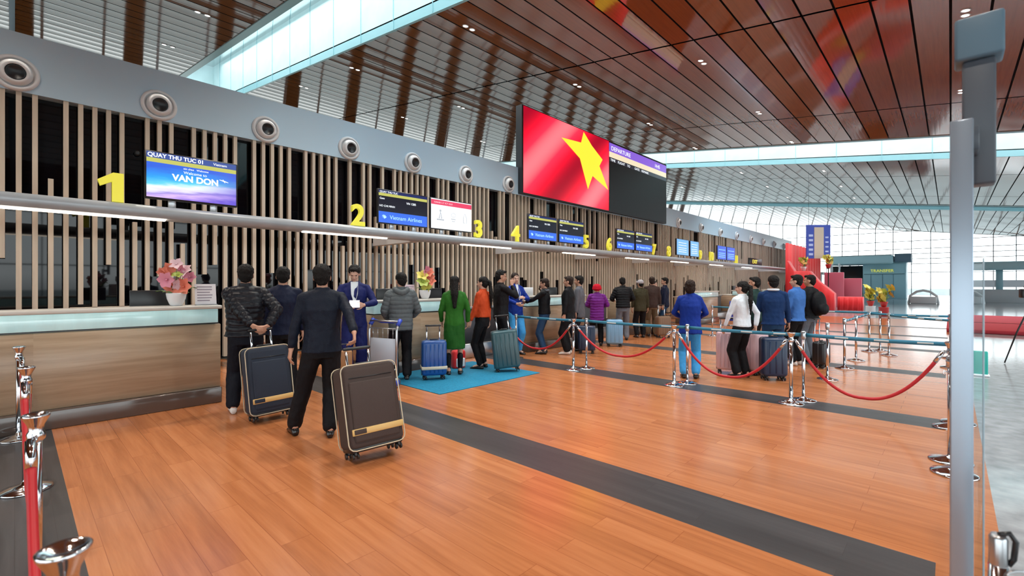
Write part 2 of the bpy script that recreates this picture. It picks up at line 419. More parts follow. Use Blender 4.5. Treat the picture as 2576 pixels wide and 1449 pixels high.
def emis(name, c, s=1.0):
    return mat(name, (c[0] * .2, c[1] * .2, c[2] * .2), 0.25, emit=c, estr=s)
E_WHITE = emis('screen_white', (0.85, 0.90, 0.95), 1.0)
E_BLACK = emis('screen_black', (0.004, 0.004, 0.012), 1.0)
E_NAVY = emis('screen_navy', (0.010, 0.018, 0.09), 1.0)
E_BLUE = emis('screen_blue', (0.03, 0.12, 0.62), 1.0)
E_LBLUE = emis('screen_pale_blue', (0.16, 0.38, 0.80), 1.0)
E_YEL = emis('screen_olive_yellow', (0.42, 0.42, 0.10), 1.0)
E_PINK = emis('screen_crimson', (0.60, 0.05, 0.11), 1.0)
E_PURP = emis('screen_purple', (0.20, 0.10, 0.55), 1.0)
E_CREAM = emis('screen_cream', (0.70, 0.60, 0.42), 1.0)
E_STRIP = emis('warm_light_strip', (1.0, 0.86, 0.70), 5.0)

# ---------------------------------------------------------------- check-in desks
def desk(y0, y1, label):
    t = empty('check_in_desk', (-7.4, (y0 + y1) / 2, 0), 0, label, 'check-in desk', 'check-in desks along the slatted wall')
    L = (y1 - y0) / 2
    m = MB(); m.rbox(-0.55, 0.35, -L, L, 0.2, 1.03, 0.01, seg=1); m.build('front_panel', M_COUNTERWOOD, t)
    m = MB(); m.rbox(-0.5, 0.41, -L, L, 0, 0.2, 0.012, seg=2); m.build('plinth', M_PLINTH, t)
    m = MB(); m.box(-0.5, 0.33, -L + .02, L - .02, 1.03, 1.05); m.build('shadow_gap', M_BLACK, t)
    m = MB(); m.rbox(0.05, 0.385, -L, L - 0.04, 1.05, 1.229, 0.006, seg=1); m.build('glass_band', M_CGLASS, t)
    m = MB(); m.rbox(0.0, 0.42, -L - 0.02, L, 1.229, 1.276, 0.012, seg=2); m.build('ledge', M_CTOP, t)
    m = MB(); m.rbox(-0.6, 0.02, -L, L, 1.03, 1.07, 0.01, seg=1); m.build('work_top', M_CTOP, t)
    return t
desks = [(-1.6, 1.87, 'long wooden desk with teal glass band nearest the viewer, flowers on it'),
         (4.1, 6.05, 'second wooden desk, behind the luggage trolley and the blue mat'),
         (7.98, 10.3, 'third wooden desk, behind the first red rope sag'),
         (12.9, 15.1, 'fourth wooden desk, where the dark-coated travellers lean'),
         (17.8, 20.0, 'fifth wooden desk, left of the back of the royal blue jacket'),
         (22.7, 24.9, 'sixth wooden desk, right of the back of the royal blue jacket'),
         (27.4, 29.4, 'last wooden desk before the red drapery')]
for a in desks: desk(*a)

def scale_unit(y0, y1, label):
    """baggage weighing belt between two desks"""
    t = empty('baggage_scale', (-7.6, (y0 + y1) / 2, 0), 0, label, 'baggage scale', 'baggage scales between the desks')
    L = (y1 - y0) / 2
    m = MB(); m.rbox(-1.6, 0.25, -L, L, 0.0, 0.30, 0.02, seg=2); m.build('bed', M_STEEL, t)
    m = MB(); m.box(-1.55, 0.2, -L + .12, L - .12, 0.302, 0.315); m.build('belt', M_BLACK, t)
    m = MB(); m.rbox(-0.25, -0.15, -L, L, 0.3, 1.0, 0.01, seg=1); m.build('guard_panel', M_DGREY, t)
    m = MB(); m.rbox(-0.3, -0.1, -L, L, 1.0, 1.05, 0.01, seg=1); m.build('top_rail', M_GREYMETAL, t)
    return t
scale_unit(6.35, 7.75, 'dark grey baggage scale behind the first rope stanchion')
scale_unit(10.6, 12.5, 'baggage scale behind the light blue suitcase')
scale_unit(20.3, 22.4, 'baggage scale with red side by the figure eight')

# ---------------------------------------------------------------- canopy beam over the desks
XB = -8.9
t = empty('canopy_beam', (XB, 20, 2.65), 0, 'long silver canopy beam running over all the desks', 'canopy')
m = MB()
prof = [(-0.45, 0.055), (-0.2, 0.1), (0.0, 0.1), (0.10, 0.075), (0.14, 0.02), (0.13, -0.04), (0.08, -0.09), (0.0, -0.105), (-0.2, -0.10), (-0.45, -0.06)]
ring = lambda y: [(x, y, z) for x, z in prof]
m.rings([ring(y) for y in (-21.5, -10, 0, 10, 20, 29.6)], 0, True, True)
m.build('beam', M_BEAM, t)
for y in [-19.3, -15.4, -11.5, -7.3, -3.4, 0.5, 5.0, 10]:
    m = MB(); m.rbox(-0.02, 0.05, y - 0.9, y + 0.9, -0.125, -0.10, 0.004, seg=1); o = m.build('light_strip', E_STRIP, t)
for y in [6.5, 11.0, 15.5, 20.1, 24.7, 29.5, 34.5, 40, 46]:
    m = MB(); m.add([(-2.1, y - 20.09, -0.10), (-2.1, y - 20.09, 0.10), (0.0, y - 20.09, 0.10), (0.0, y - 20.09, -0.1),
                    (-2.1, y - 19.91, -0.10), (-2.1, y - 19.91, 0.10), (0.0, y - 19.91, 0.10), (0.0, y - 19.91, -0.1)],
                   [(0, 1, 2, 3), (7, 6, 5, 4), (0, 4, 5, 1), (1, 5, 6, 2), (2, 6, 7, 3), (3, 7, 4, 0)])
    m.build('bracket', M_WHITE, t)

# yellow figures standing on the beam
figs = [('1', 1.01, 'yellow figure one standing on the beam left of the blue screen'), ('2', 4.84, 'yellow figure two standing on the beam'), ('3', 8.2, 'yellow figure three standing on the beam, right of the white screen'),
        ('4', 9.63, 'yellow figure four standing on the beam'), ('5', 13.1, 'yellow figure five standing on the beam'), ('6', 14.55, 'yellow figure six standing on the beam'), ('7', 18.0, 'yellow figure seven standing on the beam'),
        ('8', 19.4, 'yellow figure eight standing on the beam'), ('9', 22.9, 'yellow figure nine standing on the beam'), ('10', 24.3, 'yellow figures ten standing on the beam'), ('11', 28.1, 'yellow figures eleven standing on the beam')]
for s_, y, lab in figs:
    if s_ == '1':
        bm = bmesh.new(); pts = [(-.20, .30), (-.03, .42), (.09, .42), (.09, 0), (-.04, 0), (-.04, .29), (-.17, .215)]
        vs = [bm.verts.new((a, b, .035)) for a, b in pts]; fc = bm.faces.new(vs); ex_ = bmesh.ops.extrude_face_region(bm, geom=[fc])
        for v in [q for q in ex_['geom'] if isinstance(q, bmesh.types.BMVert)]: v.co.z -= .07
    else: bm = text_mesh(s_, 0.60, 0.035, 'CENTER', 0.004, 0.012)
    zs = [v.co.z for v in bm.verts]; y0 = min(v.co.y for v in bm.verts)
    m = MB(); m.bm_add(bm, 0, WALLM(0, 0, -y0)); bm.free()
    o = m.build('counter_figure', M_YELLOW, None, (XB, y, 2.752)); tag(o, lab, 'number', 'yellow desk figures')

# ---------------------------------------------------------------- screens on the beam
def screen(y0, y1, z0, z1, label, back=0.07, x=XB, stubs=True, group='flight screens above the desks'):
    t = empty('wall_screen', (x, (y0 + y1) / 2, z0), 0, label, 'screen', group)
    W = (y1 - y0) / 2; H = z1 - z0
    m = MB(); m.rbox(-back, 0.0, -W, W, 0, H, 0.008, seg=1); m.build('housing', M_BLACK, t)
    if stubs:
        for s in (-0.45, 0.45):
            m = MB(); m.rbox(-back, -0.02, s * W - 0.05, s * W + 0.05, -(z0 - 2.745), 0.05, 0.006, seg=1); m.build('support', M_STEEL, t)
    return t, W, H
def panel(t, name, y0, y1, z0, z1, m_, dx=0.004, parent=None):
    m = MB(); m.box(0.0, dx, y0, y1, z0, z1); return m.build(name, m_, parent or t)
def label_text(t, txt, y, z, size, m_, dx=0.008, align='LEFT', name='lettering', sx=1.0, bold=0.0):
    bm = text_mesh(txt, size, 0.0015, align, 0, bold)
    for v in bm.verts: v.co.x *= sx
    m = MB(); m.bm_add(bm, 0, WALLM(dx, y, z)); bm.free()
    return m.build(name, m_, t)

def poster_mat():
    m = bpy.data.materials.new('screen_beach_picture'); m.use_nodes = True
    nt = m.node_tree; n = nt.nodes; l = nt.links; b = n['Principled BSDF']
    tc = n.new('ShaderNodeTexCoord'); sp = n.new('ShaderNodeSeparateXYZ'); l.new(tc.outputs['Object'], sp.inputs[0])
    ns = n.new('ShaderNodeTexNoise'); ns.inputs['Scale'].default_value = 3.0; ns.inputs['Detail'].default_value = 4
    mp = n.new('ShaderNodeMapping'); mp.inputs['Scale'].default_value = (1, 0.8, 5); l.new(tc.outputs['Object'], mp.inputs[0]); l.new(mp.outputs[0], ns.inputs['Vector'])
    # z + .18*y + noise
    a = n.new('ShaderNodeMath'); a.operation = 'MULTIPLY_ADD'; a.inputs[1].default_value = -0.10; l.new(sp.outputs['Y'], a.inputs[0]); l.new(sp.outputs['Z'], a.inputs[2])
    c = n.new('ShaderNodeMath'); c.operation = 'MULTIPLY_ADD'; c.inputs[1].default_value = 0.16; l.new(ns.outputs['Fac'], c.inputs[0]); l.new(a.outputs[0], c.inputs[2])
    r = n.new('ShaderNodeValToRGB'); el = r.color_ramp.elements
    el[0].position = 0.0; el[0].color = (0.08, 0.03, 0.38, 1); el[1].position = 0.62; el[1].color = (0.02, 0.10, 0.60, 1)
    for p, cc in ((0.10, (0.16, 0.08, 0.55)), (0.17, (0.62, 0.42, 0.80)), (0.22, (0.30, 0.22, 0.60)), (0.26, (0.66, 0.60, 0.86)), (0.33, (0.75, 0.85, 0.92)), (0.38, (0.10, 0.55, 0.75)), (0.47, (0.01, 0.30, 0.80))):
        q = el.new(p); q.color = (*cc, 1)
    l.new(c.outputs[0], r.inputs[0])
    mx = n.new('ShaderNodeMix'); mx.data_type = 'RGBA'; l.new(r.outputs[0], mx.inputs[6]); mx.inputs[7].default_value = (0.06, 0.04, 0.50, 1)
    g = n.new('ShaderNodeMapRange'); g.inputs['From Min'].default_value = 0.0; g.inputs['From Max'].default_value = 0.62; g.inputs['To Max'].default_value = 0.7
    l.new(sp.outputs['Y'], g.inputs['Value']); l.new(g.outputs[0], mx.inputs[0])
    b.inputs['Base Color'].default_value = (0.02, 0.02, 0.05, 1); b.inputs['Roughness'].default_value = 0.25
    l.new(mx.outputs[2], b.inputs['Emission Color']); b.inputs['Emission Strength'].default_value = 1.0
    return m
t, W, H = screen(1.35, 2.61, 2.86, 3.60, 'wide screen with blue beach picture and VAN DON lettering, next to figure one')
panel(t, 'picture', -W + .02, W - .02, 0.03, 0.565, poster_mat())
panel(t, 'pale_band', -W + .02, W - .02, 0.565, 0.63, E_YEL, parent=t)
panel(t, 'header_band', -W + .02, W - .02, 0.63, 0.72, emis('screen_slate', (0.04, 0.07, 0.25), 1))
label_text(t, 'QUAY THU TUC 01', -W + .03, 0.648, 0.085, E_WHITE, sx=1.0, bold=0.002)
label_text(t, 'Vietnam', 0.27, 0.655, 0.06, E_WHITE)
label_text(t, 'Welcome to', 0.02, 0.445, 0.062, E_WHITE, align='CENTER')
label_text(t, 'xin chao   Welcome', 0.03, 0.515, 0.042, E_WHITE, align='CENTER')
label_text(t, 'VAN DON', 0.03, 0.325, 0.135, E_WHITE, align='CENTER', bold=0.005)
m = MB(); m.tube([(0.009, 0.36, 0.43), (0.009, 0.43, 0.415), (0.009, 0.49, 0.40)], [0.004, 0.010, 0.004], 6); m.tube([(0.009, 0.41, 0.44), (0.009, 0.44, 0.39)], 0.005, 6); m.build('plane_picture', E_WHITE, t)

def flight_screen(y0, y1, label, style=0):
    t, W, H = screen(y0, y1, 2.86, 3.60, label)
    k = W / 0.64
    if style == 0:                                                  # navy and black with a blue airline field
        panel(t, 'display', -W + .02, W - .02, 0.26, H - .02, E_BLACK)
        panel(t, 'header_band', -W + .02, W - .02, 0.655, 0.715, E_NAVY, dx=0.005)
        panel(t, 'yellow_band', -W + .02, W - .02, 0.595, 0.655, E_YEL, dx=0.005)
        panel(t, 'blue_field', -W + .02, W - .02, 0.02, 0.26, E_BLUE)
        label_text(t, 'QUAY THU TUC', -W + .04, 0.662, 0.06, E_WHITE, sx=k)
        label_text(t, 'VN 1285', 0.06 * k, 0.475, 0.07, E_WHITE, sx=k)
        label_text(t, 'Gate', -W + .04, 0.52, 0.06, E_WHITE, sx=k)
        label_text(t, 'HO CHI MINH', -W + .03, 0.36 if style == 0 else .3, 0.06, E_WHITE, sx=k)
        label_text(t, 'Vietnam Airlines', 0.06 * k, 0.105, 0.125, emis('screen_sky_text', (0.35, 0.65, 0.95), 1), align='CENTER', sx=k)
        m = MB()
        for q in range(5):
            a = pi / 2 + (q - 2) * 0.5
            m.add([(0.009, (-0.50 + 0.012 * math.sin(a)) * k, 0.10), (0.009, (-0.50 + 0.055 * cos(a) - 0.018 * sin(a)) * k, 0.12 + 0.055 * sin(a)), (0.009, (-0.50 + 0.075 * cos(a)) * k, 0.11 + 0.085 * sin(a)), (0.009, (-0.50 + 0.055 * cos(a) + 0.018 * sin(a)) * k, 0.10 + 0.055 * sin(a))], [(0, 1, 2, 3)])
        m.build('emblem', emis('screen_sky_emblem', (0.40, 0.68, 0.95), 1), t)
    elif style == 1:                                                # white notice with a crimson header and three pictograms
        panel(t, 'display', -W + .02, W - .02, 0.02, H - .02, E_WHITE)
        panel(t, 'crimson_band', -W + .02, W - .02, 0.585, 0.70, E_PINK, dx=0.005)
        label_text(t, 'HANH LY KY GUI', -W + .10, 0.62, 0.06, emis('screen_pale_pink', (0.85, 0.45, 0.5), 1), sx=1.2)
        g = emis('screen_grey_print', (0.35, 0.38, 0.42), 1)
        m = MB()
        m.tube([(0.008, -0.40, 0.26), (0.008, -0.36, 0.42), (0.008, -0.32, 0.26)], 0.012, 6); m.ball((0.008, -0.36, 0.45), 0.006, 0.03, 0.03)
        m.box(0.005, 0.008, -0.47, -0.25, 0.22, 0.25)
        m.build('pictogram', g, t); m = MB()
        m.box(0.005, 0.008, -0.03, 0.11, 0.27, 0.29); m.box(0.005, 0.008, -0.01, 0.09, 0.22, 0.235); m.tube([(0.008, 0.04 + .07 * cos(a * .5), 0.38 + .05 * sin(a * .5)) for a in range(13)], 0.005, 5)
        m.build('pictogram', g, t); m = MB()
        m.tube([(0.008, 0.36, 0.22), (0.008, 0.36, 0.36), (0.008, 0.41, 0.45), (0.008, 0.46, 0.36), (0.008, 0.46, 0.22), (0.008, 0.36, 0.22)], 0.007, 5)
        m.build('pictogram', g, t)
    elif style == 2:
        panel(t, 'display', -W + .02, W - .02, 0.02, H - .02, E_LBLUE)
        m = MB()
        for z in (0.15, 0.24, 0.33, 0.45, 0.56): m.box(0.004, 0.007, -W * .7, W * .6, z, z + 0.02)
        m.build('print_line', E_WHITE, t)
    else:
        panel(t, 'display', -W + .02, W - .02, 0.02, H - .02, emis('screen_deep_blue', (0.03, 0.09, 0.55), 1))
        m = MB()
        for z in (0.12, 0.22, 0.32, 0.50): m.box(0.004, 0.007, -W * .75, W * .75, z, z + 0.05)
        m.build('print_line', E_LBLUE, t)
    return t
flight_screen(5.30, 6.60, 'flight screen with black top and airline lettering, nearest of its kind')
flight_screen(6.68, 7.98, 'white notice screen with a crimson header', 1)
flight_screen(10.17, 11.50, 'flight screen just right of figure four')
flight_screen(11.62, 12.96, 'flight screen just left of figure five')
flight_screen(15.07, 16.38, 'flight screen just right of figure six')
flight_screen(16.48, 17.85, 'flight screen just left of figure seven')
flight_screen(20.2, 21.5, 'pale blue screen just right of figure eight', 2)
flight_screen(21.7, 22.7, 'pale blue screen just left of figure nine', 2)
flight_screen(25.2, 26.5, 'deep blue screen just right of the figures ten', 3)
flight_screen(26.6, 27.9, 'deep blue screen just left of the figures eleven', 3)
t, W, H = screen(30.5, 33.1, 2.78, 3.19, 'small black sign with yellow lettering at the far end of the beam', group=None, stubs=False)
t.location.z = 2.75
label_text(t, 'EXIT', -0.2, 0.09, 0.33, emis('sign_yellow', (0.85, 0.75, 0.1), 1.2), align='CENTER', sx=1.5)
o = None

# small spot fixed on the black wall next to the first screen
m = MB(); m.lathe([(0.03, 0), (0.05, 0.04), (0.045, 0.10), (0.01, 0.10)], M=Matrix.Rotation(pi / 2, 4, 'Y'))
tag(m.build('spot_lamp', M_BLACK, None, (-11.2, 1.58, 4.01)), 'small black spot lamp on the black wall left of the beach picture screen', 'lamp')

# ---------------------------------------------------------------- big video wall
def flag_mat():
    m = bpy.data.materials.new('screen_red_flag'); m.use_nodes = True
    nt = m.node_tree; n = nt.nodes; l = nt.links; b = n['Principled BSDF']
    tc = n.new('ShaderNodeTexCoord'); mp = n.new('ShaderNodeMapping'); mp.inputs['Rotation'].default_value = (radians(-38), 0, 0)
    l.new(tc.outputs['Object'], mp.inputs[0])
    wv = n.new('ShaderNodeTexWave'); wv.wave_type = 'BANDS'; wv.bands_direction = 'Z'; wv.inputs['Scale'].default_value = 0.11
    wv.inputs['Distortion'].default_value = 3.4; wv.inputs['Detail'].default_value = 1.0; wv.inputs['Detail Scale'].default_value = 0.35; wv.inputs['Phase Offset'].default_value = 2.2
    l.new(mp.outputs[0], wv.inputs['Vector'])
    r = n.new('ShaderNodeValToRGB'); el = r.color_ramp.elements
    el[0].position = 0.0; el[0].color = (0.22, 0.0, 0.01, 1); el[1].position = 1.0; el[1].color = (0.86, 0.12, 0.14, 1)
    q = el.new(0.35); q.color = (0.60, 0.003, 0.02, 1); q = el.new(0.75); q.color = (0.74, 0.02, 0.05, 1)
    l.new(wv.outputs['Fac'], r.inputs[0])
    b.inputs['Base Color'].default_value = (0.05, 0, 0, 1); b.inputs['Roughness'].default_value = 0.3
    l.new(r.outputs[0], b.inputs['Emission Color']); b.inputs['Emission Strength'].default_value = 1.5
    return m
t = empty('video_wall', (-10.8, 12.0, 4.70), 0, 'huge video wall with red flag and yellow star beside a black display', 'video wall')
m = MB(); m.box(-0.28, 0.0, 0, 11.25, 0, 3.08); m.build('housing', mat('video_housing', (0.02, 0.022, 0.028), 0.4), t)
m = MB(); m.box(0, 0.01, 0.08, 5.62, 0.04, 3.05); fl = m.build('flag_display', flag_mat(), t)
star = [(14.23, 7.13), (15.52, 7.22), (15.7, 7.69), (16.29, 7.26), (17.1, 6.84), (16.86, 6.53), (17.56, 5.62), (16.34, 6.02), (16.01, 5.42), (15.44, 6.57)]
m = MB(); c_ = (0.02, 16.2 - 12.0, 6.6 - 4.70); vs = [c_] + [(0.02, y - 12.0, z - 4.70) for y, z in star]
m.add(vs, [(0, 1 + (i + 1) % 10, 1 + i) for i in range(10)]); m.build('star', mat('screen_star', (0.1, 0.08, 0), 0.3, emit=(0.80, 0.52, 0.03), estr=1.35, ), fl)
m = MB(); m.box(0, 0.012, 5.66, 11.2, 0.04, 2.2); m.build('dark_display', mat('dark_led', (0.012, 0.013, 0.018), 0.45), t)
hd = empty_part = None
m = MB(); m.box(0, 0.012, 5.66, 11.2, 2.62, 3.0); hd = m.build('header_band', E_PURP, t)
m = MB(); m.box(0, 0.013, 5.66, 11.2, 2.38, 2.62); m.build('cream_band', E_CREAM, t)
m = MB(); m.box(0, 0.012, 5.66, 11.2, 2.2, 2.38); m.build('column_band', emis('screen_dim', (0.02, 0.02, 0.03), 1), t)
label_text(t, 'DEPARTURE', 5.8, 2.70, 0.26, E_WHITE, 0.016, sx=1.2)
label_text(t, '14:45', 9.9, 2.70, 0.26, E_WHITE, 0.016)
label_text(t, 'TIME    FLIGHT    TO        GATE    REMARK', 5.75, 2.225, 0.15, E_WHITE, 0.016, sx=1.25)

# ---------------------------------------------------------------- jet nozzles in the fascia
def nozzle():
    t = empty('air_nozzle', (-10.97, 0, 4.95), 0, 'x', 'air vent', 'round air nozzles in the grey fascia')
    R = Matrix.Rotation(pi / 2, 4, 'Y')
    m = MB(); m.lathe([(0.285, -0.012), (0.285, 0.02), (0.26, 0.045), (0.235, 0.05), (0.225, 0.02), (0.20, 0.0)], M=R, seg=32); m.build('outer_ring', M_WHITE, t)
    m = MB(); m.lathe([(0.205, 0.03), (0.20, 0.06), (0.165, 0.12), (0.125, 0.145), (0.118, 0.06)], M=R @ Matrix.Rotation(radians(8), 4, 'Y'), seg=32); m.build('nozzle_cone', M_WHITE, t)
    m = MB(); m.lathe([(0.12, 0.05), (0.12, 0.125), (0.10, 0.11), (0.01, 0.09)], M=R @ Matrix.Rotation(radians(8), 4, 'Y'), seg=24); m.build('throat', M_BLACK, t)
    return t
nz = nozzle()
nzl = ['at the left edge of the picture', 'second from the left edge', 'third from the left', 'fourth from the left', 'above the gap before the figure three', 'above the figure three', 'just left of the video wall']
ny = [0.01, 1.88, 3.78, 5.73, 7.63, 9.58, 11.5] + [25.1 + 3.2 * i for i in range(8)]
for i, y in enumerate(ny):
    o = nz if i == 0 else copy_tree(nz)
    o.location.y = y
    if i < 7: o['label'] = 'white round air nozzle in the fascia, ' + nzl[i]
    else: o['label'] = 'small far air nozzle beyond the video wall, %s from the screen' % ['first', 'second', 'third', 'fourth', 'fifth', 'sixth', 'seventh', 'eighth'][i - 7]

# ---------------------------------------------------------------- downlights in the ceiling
M_LAMPW = emis('downlight_lens', (1.0, 0.93, 0.85), 9.0)
def downlight():
    t = empty('downlight', (0, 0, 0), 0, 'pair of small round downlights set in the plank ceiling', 'ceiling light', 'downlights in the ceiling')
    for s in (-0.15, 0.15):
        m = MB(); m.lathe([(0.105, 0.03), (0.105, -0.012), (0.08, -0.014), (0.08, 0.01)], (0, s, 0), 20); r = m.build('ring', M_WHITE, t)
        m = MB(); m.lathe([(0.08, 0.012), (0.078, -0.004)], (0, s, 0), 16); m.build('lens', M_LAMPW, r)
    return t
dl = downlight(); first = True
ROWN = {0.28: 'rightmost row above the steel post', -6.42: 'row above the desk fronts', -11.8: 'row above the slatted wall', -19.5: 'first row beyond the wall', -24.9: 'farthest row beyond the wall'}
NTH = ['nearest, overhead', 'second', 'third', 'fourth', 'fifth', 'sixth', 'seventh', 'eighth', 'ninth']
for X in (0.28, -6.42, -11.8, -19.5, -24.9):
    for iy, Y in enumerate((-1.6, 4.6, 10.45, 16.7, 23.4, 29.5, 38.5, 45.5, 52.5)):
        if Y > 31 and X < -20: continue
        o = dl if first else copy_tree(dl); first = False
        o['label'] = 'pair of small ceiling downlights, %s, %s from the viewer' % (ROWN[X], NTH[iy]); o.location = (X, Y, cz(X) - 0.0); o.rotation_euler = (0, ang, 0)
        ld = bpy.data.lights.new('downlight_lamp', 'SPOT') if 'LD' not in globals() else LD
        if 'LD' not in globals():
            LD = ld; LD.energy = 700; LD.spot_size = radians(110); LD.spot_blend = 0.6; LD.shadow_soft_size = 0.12; LD.color = (1.0, 0.90, 0.78)
        if Y < 40:
            lo = bpy.data.objects.new('downlight_lamp', LD); COL.objects.link(lo); lo.location = (X, Y, cz(X) - 0.06)
# blue post hanging at the upper left
# ---------------------------------------------------------------- things on the desks
def petal_bloom(c, R, n, m, tilt=0.5, cupz=0.30, rnd=RND, width=0.36):
    """n pointed petals opening around the direction away from the stem"""
    c = Vector(c)
    ax = Vector((rnd.uniform(.3, 1.0), rnd.uniform(-.8, .5), rnd.uniform(-.1, .7))).normalized()
    q = ax.to_track_quat('Z', 'Y').to_matrix()
    for k in range(n):
        a = 2 * pi * k / n + rnd.uniform(-.1, .1)
        d = Vector((cos(a), sin(a), 0)); s = Vector((-sin(a), cos(a), 0)); z = Vector((0, 0, 1))
        rows = []
        for i, (t, w) in enumerate(((0.05, 0.10), (0.35, 1.0), (0.7, 0.85), (1.0, 0.08))):
            mid = d * R * t * 0.9 + z * R * cupz * math.sin(t * 1.9)
            rows.append([mid - s * R * width * w + z * R * .07 * w, mid, mid + s * R * width * w + z * R * .07 * w])
        vs = [c + q @ p for r in rows for p in r]
        m.add(vs, [(i * 3 + j, i * 3 + j + 1, i * 3 + j + 4, i * 3 + j + 3) for i in range(3) for j in range(2)], 0, True)
    m.ball(c + q @ Vector((0, 0, R * .2)), R * .13, seg=8, rg=5)

M_PINK = mat('petal_pink', (0.70, 0.26, 0.36), 0.5); M_CORAL = mat('petal_coral', (0.78, 0.22, 0.14), 0.5)
M_PPALE = mat('petal_pale', (0.72, 0.50, 0.55), 0.5); M_PYEL = mat('petal_yellow', (0.66, 0.58, 0.10), 0.5)
M_PLIME = mat('petal_lime', (0.42, 0.52, 0.10), 0.5)
M_LEAF = mat('leaf_green', (0.12, 0.22, 0.05), 0.45); M_STEM = mat('stem_green', (0.16, 0.24, 0.07), 0.5)
def bouquet(name, loc, label, blooms, leaves, pot_prof, pot_mat, group=None, cat='flowers', stem_z=0.14):
    t = empty(name, loc, 0, label, cat, group)
    m = MB(); m.lathe(pot_prof, seg=28); m.build('pot', pot_mat, t)
    for (x, y, z, R, n, mm) in blooms:
        m = MB(); petal_bloom((x, y, z), R * 1.6, n, m); m.build('blossom', mm, t)
        s = MB(); s.tube([(x * .15, y * .15, stem_z - .03), (x * .5, y * .5, (stem_z + z) / 2), (x, y, z)], 0.004, 5); s.build('stem', M_STEM, t)
    for (a, L, h, mm) in leaves:
        m = MB(); d = Vector((cos(a), sin(a), 0)); s = Vector((-sin(a), cos(a), 0)); rows = []
        for tt, w in ((0, .15), (.3, .9), (.65, 1), (1, .05)):
            mid = d * (0.05 + L * tt) + Vector((0, 0, stem_z + h * math.sin(tt * 2.2)))
            rows.append([mid - s * .045 * w, mid + Vector((0, 0, -.01)), mid + s * .045 * w])
        m.add([p for r in rows for p in r], [(i * 3 + j, i * 3 + j + 1, i * 3 + j + 4, i * 3 + j + 3) for i in range(3) for j in range(2)], 0, True)
        m.build('leaf', mm, t)
    return t
bowl = [(0.050, 0), (0.062, 0.005), (0.075, 0.03), (0.098, 0.09), (0.108, 0.15), (0.106, 0.165), (0.098, 0.165), (0.09, 0.14), (0.01, 0.13)]
bouquet('flower_bowl', (-7.14, 1.40, 1.276), 'pink and coral lilies in a white bowl on the nearest desk',
        [(0.05, -0.10, 0.33, 0.075, 6, M_PINK), (0.06, 0.07, 0.24, 0.08, 6, M_CORAL), (0.0, 0.09, 0.42, 0.08, 6, M_PPALE), (0.0, -0.09, 0.46, 0.065, 6, M_CORAL), (0.02, 0.0, 0.52, 0.06, 5, M_PPALE),
         (0.04, 0.0, 0.38, 0.05, 5, M_PLIME), (0.03, 0.14, 0.36, 0.055, 6, M_PINK), (0.0, -0.05, 0.22, 0.06, 6, M_CORAL), (-0.03, 0.04, 0.46, 0.055, 6, M_PINK), (0.02, -0.14, 0.42, 0.05, 6, M_CORAL), (-0.04, 0.0, 0.30, 0.06, 5, M_PPALE), (0.05, -0.02, 0.27, 0.05, 5, M_PPALE)],
        [(-1.9, .16, .06, M_LEAF), (1.7, .2, .10, M_LEAF), (-1.0, .14, .05, M_LEAF), (.7, .12, .04, M_LEAF), (3.0, .15, .12, M_LEAF), (2.2, .16, .2, M_LEAF)], bowl, M_CERAMIC, 'flower bowls on the desks')
bouquet('flower_bowl', (-7.2, 5.28, 1.276), 'yellow, lime and coral flowers in a white bowl on the second desk',
        [(0.0, 0.06, 0.40, 0.095, 6, M_CORAL), (0.03, 0.10, 0.30, 0.09, 6, M_CORAL), (0.0, -0.07, 0.42, 0.085, 5, M_PYEL), (0.03, -0.08, 0.31, 0.09, 6, M_PLIME), (0.0, 0.0, 0.52, 0.085, 6, M_PINK),
         (0.05, 0.0, 0.24, 0.085, 5, M_PYEL), (0.0, 0.09, 0.48, 0.08, 6, M_CORAL)],
        [(-1.7, .13, .08, M_LEAF), (1.7, .13, .06, M_LEAF), (0, .1, .05, M_LEAF), (2.6, .12, .1, M_LEAF)], bowl, M_CERAMIC, 'flower bowls on the desks')

def desk_sign(loc, w, h, label, m1=None):
    t = empty('desk_notice', loc, 0, label, 'notice')
    M = Matrix.Rotation(radians(-10), 4, 'Y')
    m = MB(); m.box(-0.003, 0.003, -w / 2, w / 2, 0.012, h, 0, M); m.build('sheet', m1 or M_PAPER, t)
    m = MB(); m.box(-0.04, 0.05, -w / 2, w / 2, 0, 0.012); m.build('foot', M_STEEL, t)
    m = MB(); z = h - 0.045
    while z > 0.05:
        m.box(0.0035, 0.0045, -w * .40, w * RND.uniform(.15, .42), z, z + 0.014, 0, M); z -= 0.036
    m.build('printed_lines', M_GREYTXT, t)
desk_sign((-7.12, 1.72, 1.276), 0.24, 0.28, 'white printed notice standing beside the pink lilies')
desk_sign((-7.25, 5.0, 1.276), 0.21, 0.27, 'pinkish printed notice left of the lime and coral flowers', mat('pink_paper', (0.70, 0.55, 0.62), 0.6))

def monitor(loc, rz, label):
    t = empty('desk_monitor', loc, rz, label, 'monitor', 'computer monitors on the desks')
    m = MB(); m.rbox(-0.02, 0.02, -0.25, 0.25, 0.10, 0.40, 0.012, seg=2); m.build('display_back', M_BLACK, t)
    m = MB(); m.rbox(-0.015, 0.015, -0.03, 0.03, 0.0, 0.2, 0.006, seg=1); m.rbox(-0.09, 0.09, -0.11, 0.11, 0, 0.012, 0.005, seg=1); m.build('stand', M_BLACK, t)
monitor((-7.62, 1.25, 1.07), 0.0, 'black monitor behind the pink lilies')
monitor((-7.62, 5.75, 1.07), 0.0, 'black monitor right of the lime and coral flowers')
monitor((-7.62, 4.75, 1.07), 0.0, 'black monitor left of the lime and coral flowers')
monitor((-7.62, 9.6, 1.07), 0.0, 'black monitor on the third desk')
monitor((-7.62, 13.6, 1.07), 0.0, 'black monitor on the fourth desk')
monitor((-7.62, 23.8, 1.07), 0.0, 'black monitor on the sixth desk')
